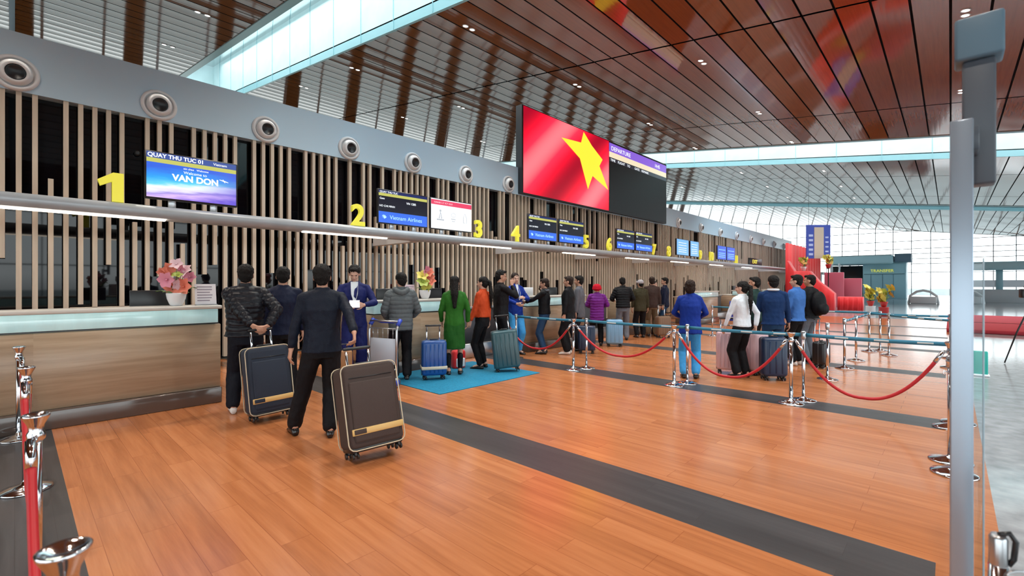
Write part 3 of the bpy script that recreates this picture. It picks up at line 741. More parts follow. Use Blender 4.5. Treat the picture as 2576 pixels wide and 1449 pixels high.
m = MB(); m.rbox(-.06, .06, -.09, .09, 0, 0.14, 0.008, seg=1)
tag(m.build('document_box', M_WHITE, None, (-7.15, 4.05, 1.276)), 'small white box at the left end of the second desk', 'box')
m = MB(); m.rbox(-.05, .05, -.15, .15, 0, 0.2, 0.01, seg=1)
tag(m.build('paper_tray', M_WHITE, None, (-7.16, 8.15, 1.276)), 'white paper tray at the left end of the third desk', 'tray')
for y, lab in ((23.3, 'left'), (24.3, 'right')):
    m = MB(); m.rbox(-.06, .06, -.35, .35, 0, 0.17, 0.01, seg=1)
    tag(m.build('paper_tray', M_WHITE, None, (-7.16, y, 1.276)), 'white paper tray on the sixth desk, %s of two' % lab, 'tray')

# blue mat in front of the second desk
m = MB(); m.rbox(-6.97, -5.22, 4.08, 6.27, 0.0, 0.012, 0.004, seg=1)
tag(m.build('floor_mat', M_MAT), 'bright blue floor mat in front of the second desk', 'mat')

# ---------------------------------------------------------------- stanchions, ropes and belts
def rope_post(x, y, label, s=1.0):
    t = empty('rope_stanchion', (x, y, 0), 0, label, 'stanchion')
    m = MB(); m.lathe([(0.150, 0), (0.152, 0.008), (0.145, 0.018), (0.09, 0.034), (0.03, 0.05), (0.024, 0.07)], seg=36); m.build('base', M_CHROME, t)
    m = MB(); m.lathe([(0.0225, 0.03), (0.0225, 0.84)], seg=20); m.build('pole', M_CHROME, t)
    m = MB(); m.lathe([(0.026, 0.80), (0.034, 0.81), (0.034, 0.835), (0.026, 0.85), (0.030, 0.875), (0.050, 0.915), (0.052, 0.925), (0.046, 0.928), (0.038, 0.918), (0.004, 0.912)], seg=28); m.build('cup_top', M_CHROME, t)
    m = MB()
    for a in (0, pi):
        m.tube([(0.03 * cos(a), 0, 0.825), (0.06 * cos(a), 0, 0.835), (0.065 * cos(a), 0, 0.812), (0.05 * cos(a), 0, 0.80)], 0.005, 6)
    m.build('rope_ring', M_CHROME, t)
    return t
def belt_post(x, y, label, belt=None, sag=0.01, h=0.90, hr=0.030):
    t = empty('belt_stanchion', (x, y, 0), 0, label, 'stanchion')
    m = MB(); m.lathe([(0.150, 0), (0.152, 0.008), (0.145, 0.016), (0.08, 0.030), (0.03, 0.045), (0.022, 0.06)], seg=36); m.build('base', M_CHROME, t)
    m = MB(); m.lathe([(0.021, 0.03), (0.021, h - .06)], seg=20); m.build('pole', M_CHROME, t)
    m = MB(); m.lathe([(hr * .9, h - .075), (hr, h - .07), (hr, h + .015), (hr * .75, h + .025), (0.004, h + .026)], seg=24); m.build('head', M_STEEL, t)
    if belt:
        d = Vector((belt[0] - x, belt[1] - y, 0)); L = d.length; u = d.normalized(); s = Vector((-u.y, u.x, 0)) * 0.0015
        def piece(a, b, z0, z1, off):
            m = MB(); n = 14; rs = []
            for i in range(n + 1):
                k = a + (b - a) * i / n; zc = h - .025 - sag * 4 * k * (1 - k)
                p = u * (0.03 + (L - .06) * k)
                rs.append([p + s * off + Vector((0, 0, zc + z0)), p + s * off + Vector((0, 0, zc + z1)), p - s * off + Vector((0, 0, zc + z1)), p - s * off + Vector((0, 0, zc + z0))])
            m.rings(rs, 0, True, True); return m
        piece(0, 1, -.024, .024, 1).build('belt', M_BELT, t)
        k = 0.22
        while k < 0.95:
            piece(k, k + 0.10, -.010, .010, 1.6).build('belt_print', M_BELTW, t); k += 0.28
    return t
def rope(a, b, sag, label, r=0.0185):
    a = Vector(a); b = Vector(b); u = (b - a); u.z = 0; u.normalize()
    a2 = a + u * 0.06; b2 = b - u * 0.06
    t = empty('barrier_rope', (a2 + b2) / 2 - Vector((0, 0, 0)), 0, label, 'rope', 'red velvet barrier ropes')
    o = t.location
    pts = []
    for i in range(33):
        k = i / 32; p = a2.lerp(b2, k); p.z = a2.z - sag * (1 - (2 * k - 1) ** 2) * (0.92 + 0.08 * abs(2 * k - 1)); pts.append(p - o)
    m = MB(); m.tube(pts[1:-1], r, 12); m.build('rope_body', M_ROPE, t)
    for e_, q in ((pts[0], pts[2]), (pts[-1], pts[-3])):
        m = MB(); m.tube([e_, e_.lerp(q, 0.75)], 0.021, 12); m.ball(e_, 0.016, seg=8, rg=6); m.build('rope_end', M_CHROME, t)
    return t
Z_R = 0.815
# row on the third floor strip
xs = [-6.72, -4.96, -3.08, -1.51, 0.0]
labs = ['rope stanchion behind the dark teal suitcase', 'rope stanchion between the first and second red sags', 'rope stanchion in front of the royal blue jacket', 'rope stanchion in front of the jeans wearer, on the grey strip', 'rope stanchion half hidden by the tall steel post, far one']
for x, l_ in zip(xs, labs): rope_post(x, 6.90, l_)
rl = ['first sagging red rope, behind the dark teal suitcase', 'second sagging red rope, left of the royal blue jacket', 'third sagging red rope, in front of the white blouse', 'rightmost long sagging red rope reaching the steel post']
for i in range(4): rope((xs[i], 6.90, Z_R), (xs[i + 1], 6.90, Z_R), [0.55, 0.50, 0.62, 0.67][i], rl[i])
bx_ = [-6.64, -4.88, -3.0, -1.43, 0.06]
bl = ['belt stanchion standing right of the first rope stanchion', 'belt stanchion right behind the second rope stanchion', 'belt stanchion in front of the pale blue trousers', 'belt stanchion close behind the chrome post on the grey strip', 'belt stanchion hidden behind the tall steel post']
for i in range(5): belt_post(bx_[i], 7.2, bl[i], (bx_[i + 1], 7.2) if i < 4 else None)
# row going away on the right of the queue
by = [9.05, 10.5, 11.7, 13.5]
bl = ['belt stanchion beside the black wheeled bag', 'belt stanchion second in the receding row', 'belt stanchion third in the receding row', 'belt stanchion at the far corner of the queue']
for i in range(4): belt_post(-1.46 + .03 * i, by[i], bl[i], (-1.46 + .03 * (i + 1), by[i + 1]) if i in (1, 2) else ((0.0, 13.4) if i == 3 else None))
belt_post(-0.98, 13.05, 'belt stanchion beside the far queue corner, nearer of the pair', (0.02, 11.9))
belt_post(-1.2, 13.85, 'belt stanchion beside the far queue corner, leftward belt', (-5.2, 14.3))
belt_post(-5.2, 14.3, 'far belt stanchion left of the queue corner by the desks')
# column of stanchions behind the tall steel post (X about 0)
rope_post(0.02, 5.25, 'rope stanchion behind the steel post, middle of the column')
belt_post(0.0, 5.6, 'belt stanchion behind the steel post, middle of the column', (0.06, 7.1))
rope((0.0, 6.90, Z_R), (0.02, 5.25, Z_R), 0.5, 'red rope seen end-on just left of the steel post')
belt_post(0.0, 11.9, 'far belt stanchion behind the steel post, second belt end')
belt_post(0.0, 13.45, 'far belt stanchion behind the steel post, farthest belt end')
t = belt_post(0.098, 1.90, 'chrome stanchion head with black hook at the lower right corner', None, h=0.82, hr=0.020)
m = MB(); m.tube([(0.0, -0.01, 0.848), (0.022, 0, 0.855), (0.034, 0.0, 0.835), (0.030, 0, 0.785), (0.02, 0, 0.765)], 0.007, 8); m.build('hook', M_BLACK, t)
m = MB(); m.tube([(0.042 + 0.026 * cos(a * .5236), 0.0 + .018 * cos(a * .5236), 0.745 + 0.013 * sin(a * .5236)) for a in range(13)], 0.004, 6); m.build('ring', M_STEEL, t)
# row at the lower left, ropes seen end-on
lx = [-6.80, -5.08, -3.2, -1.53]
ll = ['far left rope stanchion, close to the nearest desk', 'rope stanchion third from the viewer at the left edge', 'rope stanchion second from the viewer at the left edge', 'nearest rope stanchion, its cup top at the bottom left']
for x, l_ in zip(lx, ll): rope_post(x, [.03, .06, .07, .08][lx.index(x)], l_)
for i, l_ in enumerate(['red rope end-on at the left edge, farthest', 'red rope end-on at the left edge, middle one', 'red rope end-on at the left edge, nearest and widest']):
    rope((lx[i], .05, Z_R), (lx[i + 1], .075, Z_R), 0.62, l_)
rope_post(-1.30, 0.06, 'stanchion whose cup peeks in at the very bottom left')

# ---------------------------------------------------------------- tall steel post at the right with glass panel
t = empty('steel_post', (0.03, 2.19, 0), 0, 'tall blurred steel post at the right edge with hanging box on top', 'post')
PR = Matrix.Rotation(radians(-1), 4, 'Z')
m = MB(); m.rbox(-0.032, 0.026, -0.03, 0.03, 0, 2.10, 0.005, 0, PR, seg=2); m.build('pole', mat('post_steel', (0.36, 0.43, 0.52), 0.30, metal=0.55), t)
m = MB(); m.rbox(-0.10, 0.12, -0.10, 0.10, 0, 0.02, 0.006, seg=1); m.build('foot_plate', M_STEEL, t)
m = MB(); m.rbox(0.0, 0.085, 0.12, 0.20, 1.90, 2.34, 0.008, seg=2); m.rbox(0.0, 0.04, 0.0, 0.14, 2.0, 2.08, 0.004, seg=1); m.build('hanging_box', mat('box_grey', (0.085, 0.10, 0.125), 0.45), t)
m = MB(); m.rbox(-0.02, 0.105, 0.10, 0.22, 2.34, 2.49, 0.01, seg=2); m.build('box_cap', mat('cap_blue', (0.10, 0.18, 0.25), 0.5), t)
t = empty('glass_screen', (0.11, 2.2, 0), 0, 'narrow clear glass screen beside the tall steel post', 'glass screen')
m = MB(); m.box(-0.05, -0.032, 0.055, 0.059, 0.04, 1.62); m.box(-0.052, -0.030, 0.055, 0.059, 0.04, 1.62); m = MB(); m.box(-0.05, -0.031, 0.055, 0.058, 0.04, 1.62); m.build('pane', glass_mat('screen_glass', (0.88, 0.93, 0.95), 0.03), t)
m = MB(); m.rbox(-0.031, -0.026, 0.053, 0.060, 0.0, 1.64, 0.001, seg=1); m.rbox(-0.05, -0.02, 0.045, 0.068, 0.0, 0.04, 0.003, seg=1); m.build('edge_rail', mat('rail_blue', (0.42, 0.55, 0.64), 0.4), t)

# ---------------------------------------------------------------- red drapery, its flowers and the far end
def drape(name, x0, x1, y, top, depth, mm, label, amp=0.05, freq=9.0, cat='drapery'):
    """pleated cloth body: front towards -Y, height profile top(x)"""
    n = 90; fr, bk = [], []
    m = MB(); rings = []
    for i in range(n + 1):
        k = i / n; x = x0 + (x1 - x0) * k; h = top(x)
        f = amp * math.sin(x * freq) + amp * .5 * math.sin(x * freq * 2.3 + 1)
        rings.append([(x, y - f - .06, 0), (x, y - f * .7, h * .6), (x, y - f * .3 + .03, h - .03), (x, y + .1, h), (x, y + depth, h), (x, y + depth + .02, 0)])
    m.rings(rings, 0, True, True, True)
    return tag(m.build(name, mm), label, cat)
def interp(pts):
    def f(x):
        for (a, b), (c, d) in zip(pts, pts[1:]):
            if x <= c: return b + (d - b) * max(0, (x - a) / (c - a))
        return pts[-1][1]
    return f
# tall red backdrop following the wall line
m = MB(); rings = []
for i in range(70):
    y = 33.3 + i * 0.15; f = 0.06 * math.sin(y * 7)
    rings.append([(-7.5 + f, y, 0), (-7.5 + f, y, 4.15), (-7.6, y, 4.15), (-7.6, y, 0)])
m.rings(rings, 0, True, True); o = tag(m.build('red_backdrop', M_RED), 'tall red cloth backdrop beyond the last desk', 'backdrop')
drape('red_drape', -7.35, -4.95, 32.6, interp([(-7.35, 3.0), (-7.0, 2.35), (-6.2, 2.35), (-5.7, 1.7), (-5.2, 1.25), (-4.95, 1.0)]), 0.8, M_RED, 'bright red cloth mound falling from the backdrop to the floor', 0.05, 8)
drape('table_skirt', -4.95, -3.75, 33.8, interp([(-5, .80), (-3, .80)]), 0.8, M_RED, 'low table under a pleated red cloth, right of the red mound', 0.03, 22, 'table')
M_REDP = mat('red_panel', (0.50, 0.10, 0.14), 0.35)
for x, y, h, l_ in ((-6.2, 38.0, 2.35, 'left'), (-5.3, 38.6, 1.95, 'right')):
    m = MB(); m.rbox(-0.55, 0.55, -0.1, 0.1, 0, h, 0.03, seg=2); tag(m.build('red_board', M_REDP, None, (x + .45, y, 0)), 'dull red board behind the red mound, %s of two' % l_, 'board')
potw = [(0.06, 0), (0.10, 0.02), (0.16, 0.22), (0.17, 0.26), (0.15, 0.26), (0.02, 0.22)]
def yellow_flowers(loc, s, label, potm, seed, zpot=0.24, dark=False):
    r = random.Random(seed); bl = []
    for k in range(11):
        a = r.uniform(0, 2 * pi); q = r.uniform(0, .34) * s
        bl.append((q * cos(a), q * sin(a), zpot + s * r.uniform(.15, .75), s * r.uniform(.14, .2), 6, [M_PYEL, M_PYEL, M_PLIME, mat_or][r.randrange(4)]))
    lv = [(r.uniform(0, 6.28), s * r.uniform(.25, .4), s * r.uniform(.1, .6), M_LEAF) for k in range(9)]
    return bouquet('flower_pot', loc, label, bl, lv, potw, potm, None, 'flowers', stem_z=zpot)
mat_or = mat('petal_orange', (0.60, 0.30, 0.06), 0.5)
M_REDPOT = mat('red_pot', (0.50, 0.03, 0.03), 0.3)
yellow_flowers((-6.55, 33.0, 2.35), 0.75, 'yellow flowers in a white pot on top of the red mound', M_CERAMIC, 3)
t = empty('flower_stand', (-5.6, 35.0, 0), 0, 'slim stand behind the red mound', 'stand'); m = MB(); m.lathe([(0.16, 0), (0.03, 0.05), (0.03, 2.5), (0.12, 2.55)], seg=16); m.build('pole', M_BLACK, t)
yellow_flowers((-5.6, 35.0, 2.55), 0.75, 'darker yellow flowers in a red pot on the slim stand', M_REDPOT, 8)
for i, (x, y, l_) in enumerate(((-2.95, 29.6, 'left'), (-2.35, 28.7, 'right'))):
    m = MB(); m.lathe([(0.16, 0), (0.20, 0.02), (0.20, 0.42), (0.22, 0.45), (0.18, 0.45)], seg=20); tag(m.build('round_pedestal', M_REDPOT if i else M_WHITE, None, (x, y, 0)), 'round pedestal under the %s yellow flower pot by the far floor edge' % l_, 'pedestal')
    yellow_flowers((x, y, 0.45), 0.95, 'tall yellow flowers in a red pot by the far floor edge, %s of the pair' % l_, M_REDPOT, 11 + i)
# hanging banner, blue with a cream picture field
t = empty('hanging_banner', (-6.2, 35.3, 3.2), radians(42), 'hanging blue and cream banner above the red drapery', 'banner')
m = MB(); m.box(-0.75, 0.75, -0.05, 0.05, 0, 2.15); m.build('panel', mat('banner_blue', (0.05, 0.08, 0.40), 0.5), t)
m = MB(); m.box(-0.28, 0.32, -0.062, -0.05, 0.0, 2.0); m.build('cream_field', mat('banner_cream', (0.62, 0.48, 0.36), 0.5), t)
m = MB()
for q in range(5): m.box(-0.62, -0.36, -0.062, -0.05, .2 + q * .3, .34 + q * .3); m.box(0.42, 0.62, -0.062, -0.05, .1 + q * .3, .2 + q * .3)
m.build('printed_marks', mat('banner_print', (0.5, 0.55, 0.8), 0.5), t)
m = MB()
for s in (-.6, .6): m.tube([(s, 0, 2.15), (s, 0, 5.6)], 0.01, 6)
m.build('cable', M_BLACK, t)
# second canopy with white figures
t = empty('far_canopy_beam', (-8.9, 66, 2.6), 0, 'far canopy beam carrying white figures beyond the red drapery', 'canopy')
m = MB(); m.rbox(-0.5, 0.15, -14, 14, -0.1, 0.1, 0.03, seg=2); m.build('beam', M_WHITE, t)
m = MB(); [m.rbox(-0.3, -0.1, y - .1, y + .1, -2.6, -0.05, 0.02, seg=1) for y in (-13,)]; m.build('leg', M_WHITE, t)
m = MB(); m.rbox(-0.3, -0.1, 12.9, 13.1, -2.6, -0.05, 0.02, seg=1); m.build('leg', M_WHITE, t)
for s_, y, l_ in (('8', 57, 'first'), ('2', 61.6, 'second'), ('8', 69, 'third'), ('4', 74, 'fourth'), ('1', 78.5, 'fifth')):
    bm = text_mesh(s_, 1.5, 0.06, 'CENTER', 0.01, 0.03); y0 = min(v.co.y for v in bm.verts)
    m = MB(); m.bm_add(bm, 0, WALLM(0, 0, -y0)); bm.free()
    tag(m.build('white_figure', M_WHITE, None, (-8.85, y, 2.70)), 'white figure on the far canopy, %s from the left' % l_, 'number', 'white figures on the far canopy')
# far desks under it
for i in range(2):
    m = MB(); m.rbox(-.5, .5, -2, 2, 0, 1.2, 0.02, seg=1); tag(m.build('far_desk', M_DGREY, None, (-9.5, 55.3 + i * 4.6, 0)), 'far dark desk beyond the red drapery, %s' % ('farther' if i else 'nearer'), 'desk', 'far desks beyond the red drapery')
# teal kiosk
t = empty('teal_kiosk', (-5.0, 63.5, 0), 0, 'teal kiosk with yellow sign at the far end of the hall', 'kiosk')
M_KT = mat('kiosk_teal', (0.34, 0.58, 0.66), 0.4); M_KL = mat('kiosk_roof', (0.52, 0.80, 0.88), 0.4)
m = MB(); m.rbox(-2.0, 1.6, 0, 3, 0, 3.9, 0.03, seg=1); m.build('body', M_KT, t)
m = MB(); m.rbox(-5.0, 0.6, -0.5, 3.2, 3.7, 4.65, 0.2, seg=3); m.build('roof', M_KL, t)
m = MB(); m.rbox(0.7, 2.0, -0.2, 3.2, 3.9, 4.75, 0.02, seg=1); m.build('roof_block', mat('kiosk_slate', (0.16, 0.25, 0.33), 0.5), t)
m = MB(); m.rbox(-5.0, -2.05, 0.6, 2.6, 0, 3.6, 0.03, seg=1); m.build('dark_bay', M_BLACK, t)
m = MB()
for x in (-1.3, -0.3, 0.6): m.box(x - .02, x + .02, -.03, 0, 0.1, 2.6)
m.box(-1.9, 1.5, -.03, 0, 2.6, 2.66); m.build('door_frame', mat('kiosk_line', (0.10, 0.22, 0.27), .5), t)
bm = text_mesh('TRANSFER', 0.42, 0.01); m = MB(); m.bm_add(bm, 0, Matrix.Translation((-0.35, -0.04, 2.85)) @ Matrix.Rotation(pi / 2, 4, 'X')); bm.free(); m.build('yellow_lettering', emis('kiosk_yellow', (0.5, 0.5, 0.08), .9), t)
# low red platform on the right and far items
t = empty('red_platform', (4.6, 25.5, 0), 0, 'low wide platform covered in red carpet behind the steel post', 'platform')
m = MB(); m.rbox(-4.7, 4.7, -4.8, 4.8, 0, 0.13, 0.02, seg=1); m.build('deck', mat('platform_red', (0.42, 0.03, 0.05), 0.8), t)
m = MB(); m.box(-4.6, 4.6, -1.05, -0.95, 0.13, 0.14); m.build('seam', mat('platform_seam', (0.16, 0.01, 0.02), 0.8), t)
t = empty('service_counter', (4.6, 57, 0), 0, 'pale teal service counter with wide opening at the far right', 'counter')
m = MB(); m.rbox(-4.2, 4.2, -.5, .5, 0, 1.1, .02, seg=1); m.build('base', mat('service_white', (0.62, 0.68, 0.72), 0.4), t)
m = MB(); m.rbox(-4.4, 4.4, -.9, .9, 2.75, 3.45, .05, seg=1); m.build('header', M_KL, t)
for x in (-4.0, -1.6, 1.6, 4.0): m = MB(); m.rbox(x - .2, x + .2, -.4, .4, 1.1, 2.8, .03, seg=1); m.build('pier', M_KT, t)
m = MB(); m.box(-3.9, 3.9, 0.1, 0.2, 1.3, 1.9); m.build('display_strip', M_GREYMETAL, t)
for i, (x, y, l_) in enumerate(((-1.6, 50.0, 'left'), (1.0, 52.0, 'right'))):
    t = empty('info_desk', (x, y, 0), 0, 'small white arched information desk at the far end, %s of two' % l_, 'desk')
    m = MB(); m.tube([(-.9, 0, 0), (-.8, 0, .6), (-.4, 0, .95), (0, 0, 1.05), (.4, 0, .95), (.8, 0, .6), (.9, 0, 0)], .09, 8); m.build('arch', M_WHITE, t)
    m = MB(); m.rbox(-.8, .8, -.25, .25, 0, .55, .05, seg=2); m.build('body', M_WHITE, t)
# camera tripod at the right edge
t = empty('camera_tripod', (1.12, 13.2, 0), 0.3, 'black video camera on a tripod at the right edge', 'tripod')
for a in (0.5, 2.6, 4.7):
    m = MB(); m.tube([(0.03 * cos(a), .03 * sin(a), 1.12), (0.20 * cos(a), .20 * sin(a), .6), (0.36 * cos(a), .36 * sin(a), 0.01)], [0.016, 0.014, 0.011], 8); m.build('leg', M_BLACK, t)
m = MB(); m.lathe([(.03, 1.05), (.045, 1.12), (.05, 1.2), (.03, 1.28)], seg=14); m.build('head', M_BLACK, t)
m = MB(); m.rbox(-.16, .16, -.07, .07, 1.29, 1.46, .02, seg=2); m.rbox(-.1, .1, -.04, .04, 1.48, 1.52, .01, seg=1); m.tube([(.16, 0, 1.37), (.29, 0, 1.37)], .055, 12); m.box(-.1, -.08, -.02, .02, 1.45, 1.5); m.box(.08, .1, -.02, .02, 1.45, 1.5); m.build('camera_body', M_BLACK, t)
# teal cleaning bucket stand behind the post
t = empty('teal_sign_stand', (0.36, 11.2, 0), 0, 'small teal floor sign beside the glass screen', 'floor sign')
m = MB(); m.rbox(-.10, .10, -.02, .02, 0.02, .42, .02, seg=2); m.build('board', mat('sign_teal', (0.02, 0.42, 0.36), 0.4), t)
m = MB(); m.rbox(-.12, .12, -.10, .10, 0, .03, .008, seg=1); m.build('foot', M_WHITE, t)
# ---------------------------------------------------------------- people
V = Vector
SKIN = mat('skin', (0.52, 0.28, 0.19), 0.5, noise_amt=0.05, noise_scale=(25, 25, 25))
SKIN_L = mat('skin_light', (0.62, 0.38, 0.29), 0.5)
M_HAIR = mat('black_hair', (0.006, 0.005, 0.005), 0.5, spec=.2, bump=0.6, bump_scale=(60, 60, 240))
M_HAIRB = mat('brown_hair', (0.022, 0.011, 0.008), 0.5, spec=.2, bump=0.6, bump_scale=(60, 60, 240))
M_EYE = mat('eye_dark', (0.01, 0.008, 0.008), 0.2)
M_LIP = mat('lips', (0.38, 0.12, 0.11), 0.45)
M_SHOE = mat('black_shoe', (0.012, 0.010, 0.010), 0.25)
M_SHOEW = mat('white_shoe', (0.70, 0.68, 0.66), 0.5)
_cl = {}
def cloth(name, rgb, rough=0.75, bump=0.25, sheen=0.15, sc=(90, 90, 90)):
    if name not in _cl: _cl[name] = mat(name, lin(rgb), rough, spec=.22, bump=bump, bump_scale=sc, sheen=0, noise_amt=0.06, noise_scale=(6, 6, 6))
    return _cl[name]

def capsule(m, a, b, ra, rb, seg=14, hs=4):
    a = V(a); b = V(b); d = b - a; L = d.length
    if L < 1e-6: m.ball(a, ra); return
    q = d.to_track_quat('Z', 'Y'); rings = []
    def ring(c, r): return [c + q @ V((r * cos(2 * pi * k / seg), r * sin(2 * pi * k / seg), 0)) for k in range(seg)]
    u = d / L
    for i in range(1, hs + 1):
        t = pi / 2 * i / hs; rings.append(ring(a - u * ra * cos(t), ra * math.sin(t)))
    for i in range(hs, 0, -1):
        t = pi / 2 * i / hs; rings.append(ring(b + u * rb * cos(t), rb * math.sin(t)))
    m.rings(rings, 0, True, True)
def loft(m, secs, seg=24, p=2.4):
    """secs: (center, rx, ry, quat) superellipse rings"""
    rings = []
    for c, rx, ry, q in secs:
        r = []
        for k in range(seg):
            a = 2 * pi * k / seg; ca, sa = cos(a), sin(a)
            x = math.copysign(abs(ca) ** (2 / p), ca) * rx; y = math.copysign(abs(sa) ** (2 / p), sa) * ry
            r.append(V(c) + q @ V((x, y, 0)))
        rings.append(r)
    m.rings(rings, 0, True, True)

def fuse(m, name, material, parent, voxel, smooth=3, disp=None, fac=0.5):
    """all the overlapping closed shapes of m become one continuous skin"""
    o = m.build('raw', [])
    r = o.modifiers.new('r', 'REMESH'); r.mode = 'VOXEL'; r.voxel_size = voxel; r.use_smooth_shade = True
    if smooth:
        s = o.modifiers.new('s', 'SMOOTH'); s.factor = fac; s.iterations = smooth
    dg = bpy.context.evaluated_depsgraph_get(); dg.update()
    me = bpy.data.meshes.new_from_object(o.evaluated_get(dg))
    old = o.data; bpy.data.objects.remove(o); bpy.data.meshes.remove(old)
    if disp:
        ns = [v.normal.copy() for v in me.vertices]
        for v, n in zip(me.vertices, ns): v.co = v.co + n * disp(v.co, n)
    me.materials.clear(); me.materials.append(material); me.name = name
    for p_ in me.polygons: p_.use_smooth = True
    me.update()
    ob = bpy.data.objects.new(name, me); COL.objects.link(ob)
    if parent: ob.parent = parent
    return ob

def ik(a, t, l1, l2, pole):
    d = t - a; L = min(d.length, (l1 + l2) * 0.999); u = d.normalized()
    x = (l1 * l1 - l2 * l2 + L * L) / (2 * L); h = math.sqrt(max(0, l1 * l1 - x * x))
    pv = (V(pole) - u * V(pole).dot(u)); pv.normalize()
    return a + u * x + pv * h, a + u * L

def person(x, y, rz, H, label, top=None, legs=None, hair='short', hairm=None, skin=None, female=False,
           hands=None, feet=None, lean=0.0, head=(0, 0), voxel=0.012, curl=(25, 25), shoes=None, face=False,
           topstyle='jacket', legstyle='trousers', hem=0.84, collar=True, poles=None, hand_dir=(None, None), bulk=1.0, stand=0.0):
    k = H / 1.75; skin = skin or SKIN; hairm = hairm or M_HAIR; shoes = shoes or M_SHOE
    sw = (0.165 if female else 0.185) * k; hipw = 0.085 * k
    hz = (0.90 if not (feet and abs(feet[0][1] - feet[1][1]) > .3) else 0.875) * k
    P = V((0, 0, hz + 0.03 * k)); R = Euler((-radians(lean), 0, 0)).to_quaternion()
    I = Euler((0, 0, 0)).to_quaternion()
    nb = P + R @ V((0, -0.015 * k, 0.555 * k)); chest = P + R @ V((0, 0.0, 0.36 * k)); waist = P + R @ V((0, 0, 0.16 * k))
    sh = {s: P + R @ V((s * sw, -0.01 * k, 0.49 * k)) for s in (-1, 1)}
    hd = R @ V((0, 0.018 * k, 0.135 * k)); hq = (Euler((0, 0, radians(head[0]))).to_quaternion() @ Euler((radians(-head[1] - lean * .5), 0, 0)).to_quaternion())
    C = nb + hd
    hands = hands or {}; feet = feet or [(-0.10, 0.0), (0.10, 0.02)]
    wr, el, hip, knee, ank = {}, {}, {}, {}, {}
    for i, s in enumerate((-1, 1)):
        tgt = hands.get(s)
        tgt = V(tgt) * k if tgt else sh[s] + V((s * 0.055 * k, 0.03 * k, -0.53 * k))
        pole = (poles or {}).get(s, (s * 0.5, -0.8, -0.3))
        el[s], wr[s] = ik(sh[s], tgt, 0.285 * k, 0.25 * k, pole)
        hip[s] = P + V((s * hipw, 0, -0.05 * k))
        ft = feet[i]; ank[s] = V((ft[0], ft[1], 0.085))
        knee[s], ank[s] = ik(hip[s], ank[s], 0.42 * k, 0.405 * k, (s * .15, 1, 0))
    fdir = [V((cos(radians(90 - s * 8)) , sin(radians(90 - s * 8)), 0)) for s in (-1, 1)]
    # ---- body
    m = MB()
    def hl(v): return C + hq @ (V(v) * k)
    def hball(c, rx, ry, rz_, mm=m): 
        mm.ball(hl(c), rx * k, ry * k, rz_ * k, 18, 12, M=hq.to_matrix())
    hball((0, -0.012, 0.035), 0.077, 0.094, 0.088); hball((0, 0.022, -0.02), 0.060, 0.068, 0.082); hball((0, 0.045, -0.075), 0.036, 0.034, 0.030)
    capsule(m, hl((0, 0.086, 0.012)), hl((0, 0.103, -0.022)), 0.008 * k, 0.014 * k, 8)       # nose
    hball((0, 0.082, 0.028), 0.045, 0.014, 0.010)                                             # brow
    hball((0, 0.083, -0.052), 0.022, 0.010, 0.009)                                            # mouth
    hball((-0.034, 0.064, -0.022), 0.020, 0.018, 0.022); hball((0.034, 0.064, -0.022), 0.020, 0.018, 0.022)
    for s in (-1, 1): hball((s * 0.078, -0.005, -0.005), 0.010, 0.020, 0.032)
    capsule(m, nb + V((0, 0, -0.05 * k)), hl((0, -0.018, -0.05)), 0.056 * k, 0.052 * k)
    tr = [(P + V((0, 0, -0.10 * k)), .12, .09, I), (P, .14, .095, I), (waist, .115, .085, R), (chest, .130, .092, R), (P + R @ V((0, 0, .44 * k)), .12, .075, R), (nb + V((0, 0, -0.02)), .07, .06, R)]
    loft(m, [(c, a * k, b * k, q) for c, a, b, q in tr])
    for i, s in enumerate((-1, 1)):
        capsule(m, sh[s] + V((-s * .02, 0, -.025)), el[s], 0.034 * k, 0.032 * k); capsule(m, el[s], wr[s], 0.032 * k, 0.025 * k)
        capsule(m, hip[s], knee[s], 0.075 * k, 0.050 * k); capsule(m, knee[s], ank[s], 0.050 * k, 0.036 * k)
        capsule(m, ank[s] - fdir[i] * 0.03, ank[s] + fdir[i] * 0.11 - V((0, 0, 0.045)), 0.038 * k, 0.03 * k)
    # hands
    for i, s in enumerate((-1, 1)):
        hdv = hand_dir[i]
        d = V(hdv).normalized() if hdv else (wr[s] - el[s]).normalized()
        nrm = V((-s, 0.15, 0)); nrm = (nrm - d * nrm.dot(d)).normalized()     # palm normal, towards the body
        side = d.cross(nrm).normalized()                                       # thumb side is forward
        if side.y < 0: side = -side
        w = wr[s]; hk = k * (0.93 if female else 1.0)
        fw = max(0.0085 * hk, voxel * 0.62)
        for j, (o_, L, b0) in enumerate(((0.030, .075, .090), (0.010, .082, .094), (-0.010, .076, .090), (-0.029, .060, .082))):
            base = w + d * b0 * hk + side * o_ * hk * 1.05
            capsule(m, w + side * o_ * 0.5 * hk + d * .01, base, 0.018 * hk, 0.0125 * hk, 8, 3)
            p = base; dd = d.copy(); c_ = radians(curl[i])
            for seg_, (fl, rr) in enumerate(((0.45, 1.0), (0.32, .93), (0.23, .85))):
                dd = (dd * cos(c_) + nrm * sin(c_)).normalized()
                q = p + dd * L * fl * hk; capsule(m, p, q, fw * rr, fw * rr * .93, 8, 3); p = q
        tb = w + d * 0.03 * hk + side * 0.026 * hk
        t1 = tb + (d * .75 + side * .75 + nrm * .25).normalized() * 0.040 * hk
        t2 = t1 + (d * .9 + side * .25 + nrm * .5).normalized() * 0.034 * hk
        t3 = t2 + (d * .8 + nrm * .6).normalized() * 0.025 * hk
        capsule(m, tb, t1, 0.014 * hk, 0.011 * hk, 8, 3); capsule(m, t1, t2, fw * 1.15, fw * 1.08, 8, 3); capsule(m, t2, t3, fw * 1.05, fw * .9, 8, 3)
    body = fuse(m, 'person', skin, None, voxel * 0.75, 2)
